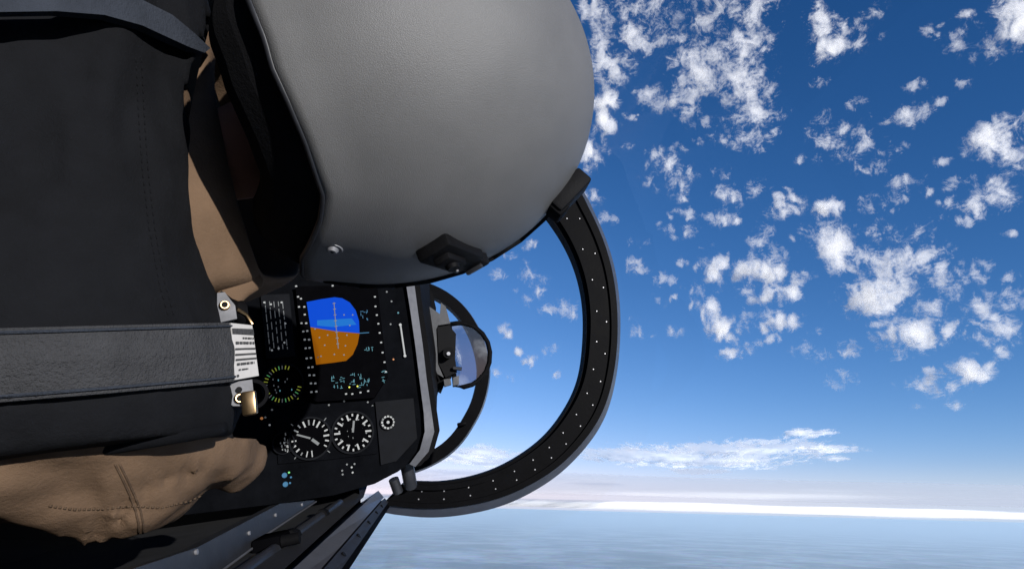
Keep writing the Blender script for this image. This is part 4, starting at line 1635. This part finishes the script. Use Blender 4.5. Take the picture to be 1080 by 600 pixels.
def rim_el(az):
    az = abs(az)
    for (a0, e0), (a1, e1) in zip(RIM[:-1], RIM[1:]):
        if az <= a1:
            t = (az - a0) / (a1 - a0)
            return e0 + (e1 - e0) * t
    return RIM[-1][1]


def hpt(az, el, s=1.0):
    """point of the shell; az from the back, + to the wearer's right"""
    a, e = RAD(az), RAD(el)
    return HC + Vector((math.sin(a) * math.cos(e) * HR.x * s, -math.cos(a) * math.cos(e) * HR.y * s, math.sin(e) * HR.z * s))


def hnorm(p):
    q = p - HC
    return Vector((q.x / HR.x ** 2, q.y / HR.y ** 2, q.z / HR.z ** 2)).normalized()


def hhit(px, py):
    """where the sight line of a pixel meets the shell (or its nearest pass)"""
    d = ray(px, py)
    ds = Vector((d.x / HR.x, d.y / HR.y, d.z / HR.z))
    o = Vector((-HC.x / HR.x, -HC.y / HR.y, -HC.z / HR.z))
    A, B, Cc = ds.dot(ds), o.dot(ds), o.dot(o) - 1
    t = (-B - math.sqrt(max(0, B * B - A * Cc))) / A
    return d * t


b = MB()
NA, NE = 144, 44
rows_ = []
for k in range(NE + 1):
    r_ = []
    for q in range(NA):
        az = -180 + 360 * q / NA
        e0 = rim_el(az)
        el = e0 + (89.5 - e0) * (k / NE)
        p = hpt(az, el)
        fl = 0.004 * math.exp(-((k) / 2.2) ** 2)          # the shell flares a little at its rim
        p = p + hnorm(p) * fl
        r_.append(p)
    rows_.append(r_)
for r0, r1 in zip(rows_[:-1], rows_[1:]):
    b.add(r0 + r1, [(q, (q + 1) % NA, (q + 1) % NA + NA, q + NA) for q in range(NA)], M_HELM)
b.add(rows_[-1], [tuple(range(NA))], M_HELM)
shell = b.build('shell', helmet, True, recalc=False)
bm = bmesh.new()
bm.from_mesh(shell.data)
bmesh.ops.remove_doubles(bm, verts=bm.verts, dist=0.0001)
bmesh.ops.recalc_face_normals(bm, faces=bm.faces)
bm.to_mesh(shell.data)
bm.free()
so = shell.modifiers.new('thick', 'SOLIDIFY')
so.thickness = 0.004
so.offset = -1
b = MB()
edge = [p - hnorm(p) * 0.002 for p in rows_[0]]
b.tube(edge + edge[:1], 0.0024, M_GREYD, 8, cap=False)
b.build('edge_bead', helmet, True)
# nape pad and ear cups, drawn out in black for the shade below the rim
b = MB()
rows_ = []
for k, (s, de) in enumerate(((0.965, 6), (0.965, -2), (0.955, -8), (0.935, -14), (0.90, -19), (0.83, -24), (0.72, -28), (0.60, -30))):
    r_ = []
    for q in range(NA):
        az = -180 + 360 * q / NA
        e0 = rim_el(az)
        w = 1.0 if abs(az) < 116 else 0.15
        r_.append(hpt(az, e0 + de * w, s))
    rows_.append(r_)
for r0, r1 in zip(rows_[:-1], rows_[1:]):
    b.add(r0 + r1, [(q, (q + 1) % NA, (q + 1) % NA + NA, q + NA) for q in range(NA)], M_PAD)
b.build('nape_pad_and_shade', helmet, True, recalc=False)
# visor tucked over the brow, its dark edge showing past the shell
b = MB()
rows_ = []
for k in range(9):
    r_ = []
    for q in range(41):
        az = 101 + (259 - 101) * q / 40
        lo_ = -24 if abs(az - 180) > 50 else -14
        r_.append(hpt(az, lo_ + (52 - lo_) * k / 8, 1.022))
    rows_.append(r_)
for r0, r1 in zip(rows_[:-1], rows_[1:]):
    b.strip(r0, r1, M_BLACKP)
vis = b.build('visor', helmet, True, recalc=False)
so = vis.modifiers.new('thick', 'SOLIDIFY')
so.thickness = 0.006
# latch on the right side
p0, p1 = hhit(446, 252), hhit(506, 274)
nrm = hnorm((p0 + p1) / 2)
ax0 = (p1 - p0).normalized()
ax2 = (nrm - ax0 * nrm.dot(ax0)).normalized()
ax1 = ax2.cross(ax0)
AX = (ax0, ax1, ax2)
cc = p0.lerp(p1, 0.42)
b = MB()
b.box(cc + ax2 * 0.004, 0.054, 0.029, 0.014, M_BLACKP, AX, 0.003)
b.box(cc + ax2 * 0.012 - ax0 * 0.006, 0.026, 0.014, 0.008, M_BLACKP, AX, 0.002)
latch = b.build('visor_latch', helmet, True, 35)
b = MB()
b.box(cc + ax0 * 0.031 + ax2 * 0.005 + ax1 * 0.001, 0.022, 0.020, 0.012, M_BLACKP, AX, 0.003)
b.box(cc + ax0 * 0.0305 + ax2 * 0.0125, 0.004, 0.015, 0.003, M_GREYD, AX, 0.0008)
b.build('release_tab', latch, True, 35)
b = MB()
b.disc(cc + ax2 * 0.016 - ax0 * 0.005, 0.0055, M_BLACKP, 0.003, ax2, 16, 0.0045)
b.disc(cc + ax2 * 0.019 + ax0 * 0.0, 0.0012, M_STEEL, 0.0012, ax2, 8)
b.build('button', latch, True, 35)
# knob bar at the brow
p0, p1 = at(573, 222, 0.465), at(613, 181, 0.465)
ax0 = (p1 - p0).normalized()
nrm = hnorm((p0 + p1) / 2)
ax2 = (nrm - ax0 * nrm.dot(ax0)).normalized()
ax1 = ax2.cross(ax0)
AX = (ax0, ax1, ax2)
cc = (p0 + p1) / 2 + ax2 * 0.004
b = MB()
b.box(cc + ax2 * 0.001, 0.041, 0.026, 0.016, M_BLACKP, AX, 0.0025)
b.box(cc - ax0 * 0.016 + ax2 * 0.004, 0.014, 0.020, 0.014, M_RUBBER, AX, 0.0025)
kn = b.build('visor_knob', helmet, True, 35)
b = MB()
b.box(cc + ax2 * 0.0082, 0.039, 0.0012, 0.0012, M_GREY, AX)  # highlight along the top of the knob, painted as a thin grey bar
b.build('knob_highlight', kn)
# rivet screw
p = hhit(351.5, 261.5)
nrm = hnorm(p)
b = MB()
b.disc(p - nrm * 0.0005, 0.0074, M_STEEL, 0.002, nrm, 20, 0.0066)
b.disc(p + nrm * 0.0015, 0.0044, M_STEEL, 0.0024, nrm, 16, 0.0028)
b.disc(p + nrm * 0.0036, 0.0014, M_RUBBER, 0.0003, nrm, 6)
b.build('rivet', helmet, True, 35)

# ------------------------------------------------------------------ shoulder straps of the harness
GS = 'shoulder straps of the harness'
rs = thing('shoulder_strap', at(0, 385, 0.36), 'grey webbing shoulder strap with white printed label and steel buckle over the right shoulder', 'harness strap', GS)


def vest_s(P):
    """the vest without its neck cut-out, which straps bridge"""
    return smin(torso(P) - 0.013, shoulder(P) - 0.004, 0.035) - 0.004


ed_t = [(-90, 352, .318), (-40, 349, .338), (0, 346, .355), (60, 344.5, .381), (120, 343, .408), (180, 341.5, .440), (220, 340.5, .464), (244, 340, .480)]
ed_b = [(-90, 440, .318), (-40, 431, .338), (0, 424, .355), (60, 419, .381), (120, 414, .408), (180, 408.5, .440), (220, 405, .464), (247, 402, .480)]
ta, tb = [cloth(x, y, vest_s, 0.006) or at(x, y, d) for x, y, d in ed_t], [cloth(x, y, vest_s, 0.006) or at(x, y, d) for x, y, d in ed_b]
tm = [p.lerp(q, 0.5) + Vector((0, -0.002, 0.002)) for p, q in zip(ta, tb)]
down = Vector((0, 0.003, -0.004))
b = MB()
b.strip(ta, tm, M_WEB, down)
b.strip(tm, tb, M_WEB, down)
for fr in (0.07, 0.93):
    ln = [p.lerp(q, fr) + Vector((0, -0.0012, 0.0012)) for p, q in zip(ta, tb)]
    b.tube(ln, 0.0009, M_WEBBLUE, 5)
web = b.build('webbing', rs, True, 50)
b = MB()
DL = ta[-1].y
lab = [at(243.5, 340.5, DL - 0.004), at(266, 343, DL + 0.010), at(273, 396, DL + 0.010), at(248, 400.5, DL - 0.004)]
b.prism(lab, down * 1.2, M_LABEL)
lb = b.build('printed_label', rs)


def lp(u, v, k=0.0012):
    """u along the strap, v across it"""
    p = lab[0].lerp(lab[1], u).lerp(lab[3].lerp(lab[2], u), v)
    return p + Vector((0, -0.7, 0.7)) * k


b = MB()
b.prism([lp(0.02, 0.10, 0.0009), lp(1.0, 0.08, 0.0009), lp(1.0, 0.20, 0.0009), lp(0.02, 0.20, 0.0009)], down * 0.05, M_WEB)
rl = random.Random(3)
for v, u0, u1, hgt, kind_ in [(0.27, 0.45, 0.95, 0.03, 1), (0.36, 0.12, 0.95, 0.045, 1), (0.47, 0.08, 0.97, 0.03, 0), (0.57, 0.06, 0.97, 0.03, 0), (0.66, 0.06, 0.97, 0.03, 0), (0.74, 0.10, 0.85, 0.04, 1), (0.84, 0.15, 0.55, 0.025, 1), (0.94, 0.06, 0.14, 0.04, 0)]:
    u = u0
    while u < u1:
        w = (u1 - u0) if kind_ == 0 else rl.uniform(0.05, 0.14)
        e_ = min(u + w, u1)
        b.prism([lp(u, v - hgt / 2), lp(e_, v - hgt / 2), lp(e_, v + hgt / 2), lp(u, v + hgt / 2)], down * 0.04, M_INK)
        u = e_ + (1 if kind_ == 0 else rl.uniform(0.02, 0.05))
b.build('print', lb)
# steel buckle: a plate sticking out at each side of the strap
for pts, hole in (([(229, 309), (237, 308), (243, 316), (248, 322), (250, 336), (232, 340), (229, 334)], (237, 322)), ([(238, 404), (266, 400), (268, 420), (262, 428), (246, 428), (240, 424)], (253, 420))):
    b = MB()
    b.prism([at(x, y, DL + 0.004) for x, y in pts], Vector((0, 0.004, -0.002)), M_STEEL)
    bk = b.build('buckle', rs)
    b = MB()
    nr = Vector((0, -0.95, 0.3))
    b.disc(at(*hole, DL + 0.0035), 0.0040, M_BRASS, 0.002, nr, 14, 0.003)
    b.disc(at(*hole, DL + 0.0035) + nr * 0.002, 0.0022, M_BLACKP, 0.001, nr, 10)
    if hole[1] > 400:
        b.disc(at(252, 411, DL + 0.0035), 0.0022, M_BLACKP, 0.001, nr, 10)
        b.box(at(263, 425, DL + 0.002), 0.017, 0.006, 0.010, M_BRASS, bev=0.0015)
    b.build('pivot', bk, True, 35)
b = MB()
b.tube([at(225, 318, DL + 0.015), at(245, 330, DL + 0.02), at(255, 330, DL + 0.025)], 0.010, M_RUBBER, 10)
b.build('buckle_guard', rs, True, 40)
b = MB()
b.ring(at(266, 415, DL + 0.02), 0.0085, 0.011, M_RUBBER, 0.006, (0.2, -0.9, 0.3))
b.build('buckle_ring', rs, True, 40)
b = MB()
b.tube([at(250, 326, DL + 0.012), at(260, 332, DL + 0.018), at(266, 342, DL + 0.02)], 0.0014, M_BRASS, 8)
b.build('wire_loop', rs, True, 40)

ls = thing('shoulder_strap', at(60, 8, 0.36), 'slate grey strap over the left shoulder crossing the top left corner', 'harness strap', GS)
cl_ = lambda q: cloth(q[0], q[1], vest_s, 0.018) or at(*q)
ta = [cl_(q) for q in [(-60, -14, .325), (0, -9, .350), (60, -8, .372), (110, -6, .395), (150, 0, .415), (182, 16, .440), (205, 35, .462), (222, 51, .478)]]
tb = [cl_(q) for q in [(-60, 12, .325), (0, 13, .350), (60, 12, .372), (110, 16, .395), (150, 27, .415), (178, 40, .440), (200, 50, .462), (216, 56, .478)]]
b = MB()
b.strip(ta, tb, M_WEBBLUE, Vector((0, 0.004, -0.006)))
b.build('webbing', ls, True, 50)
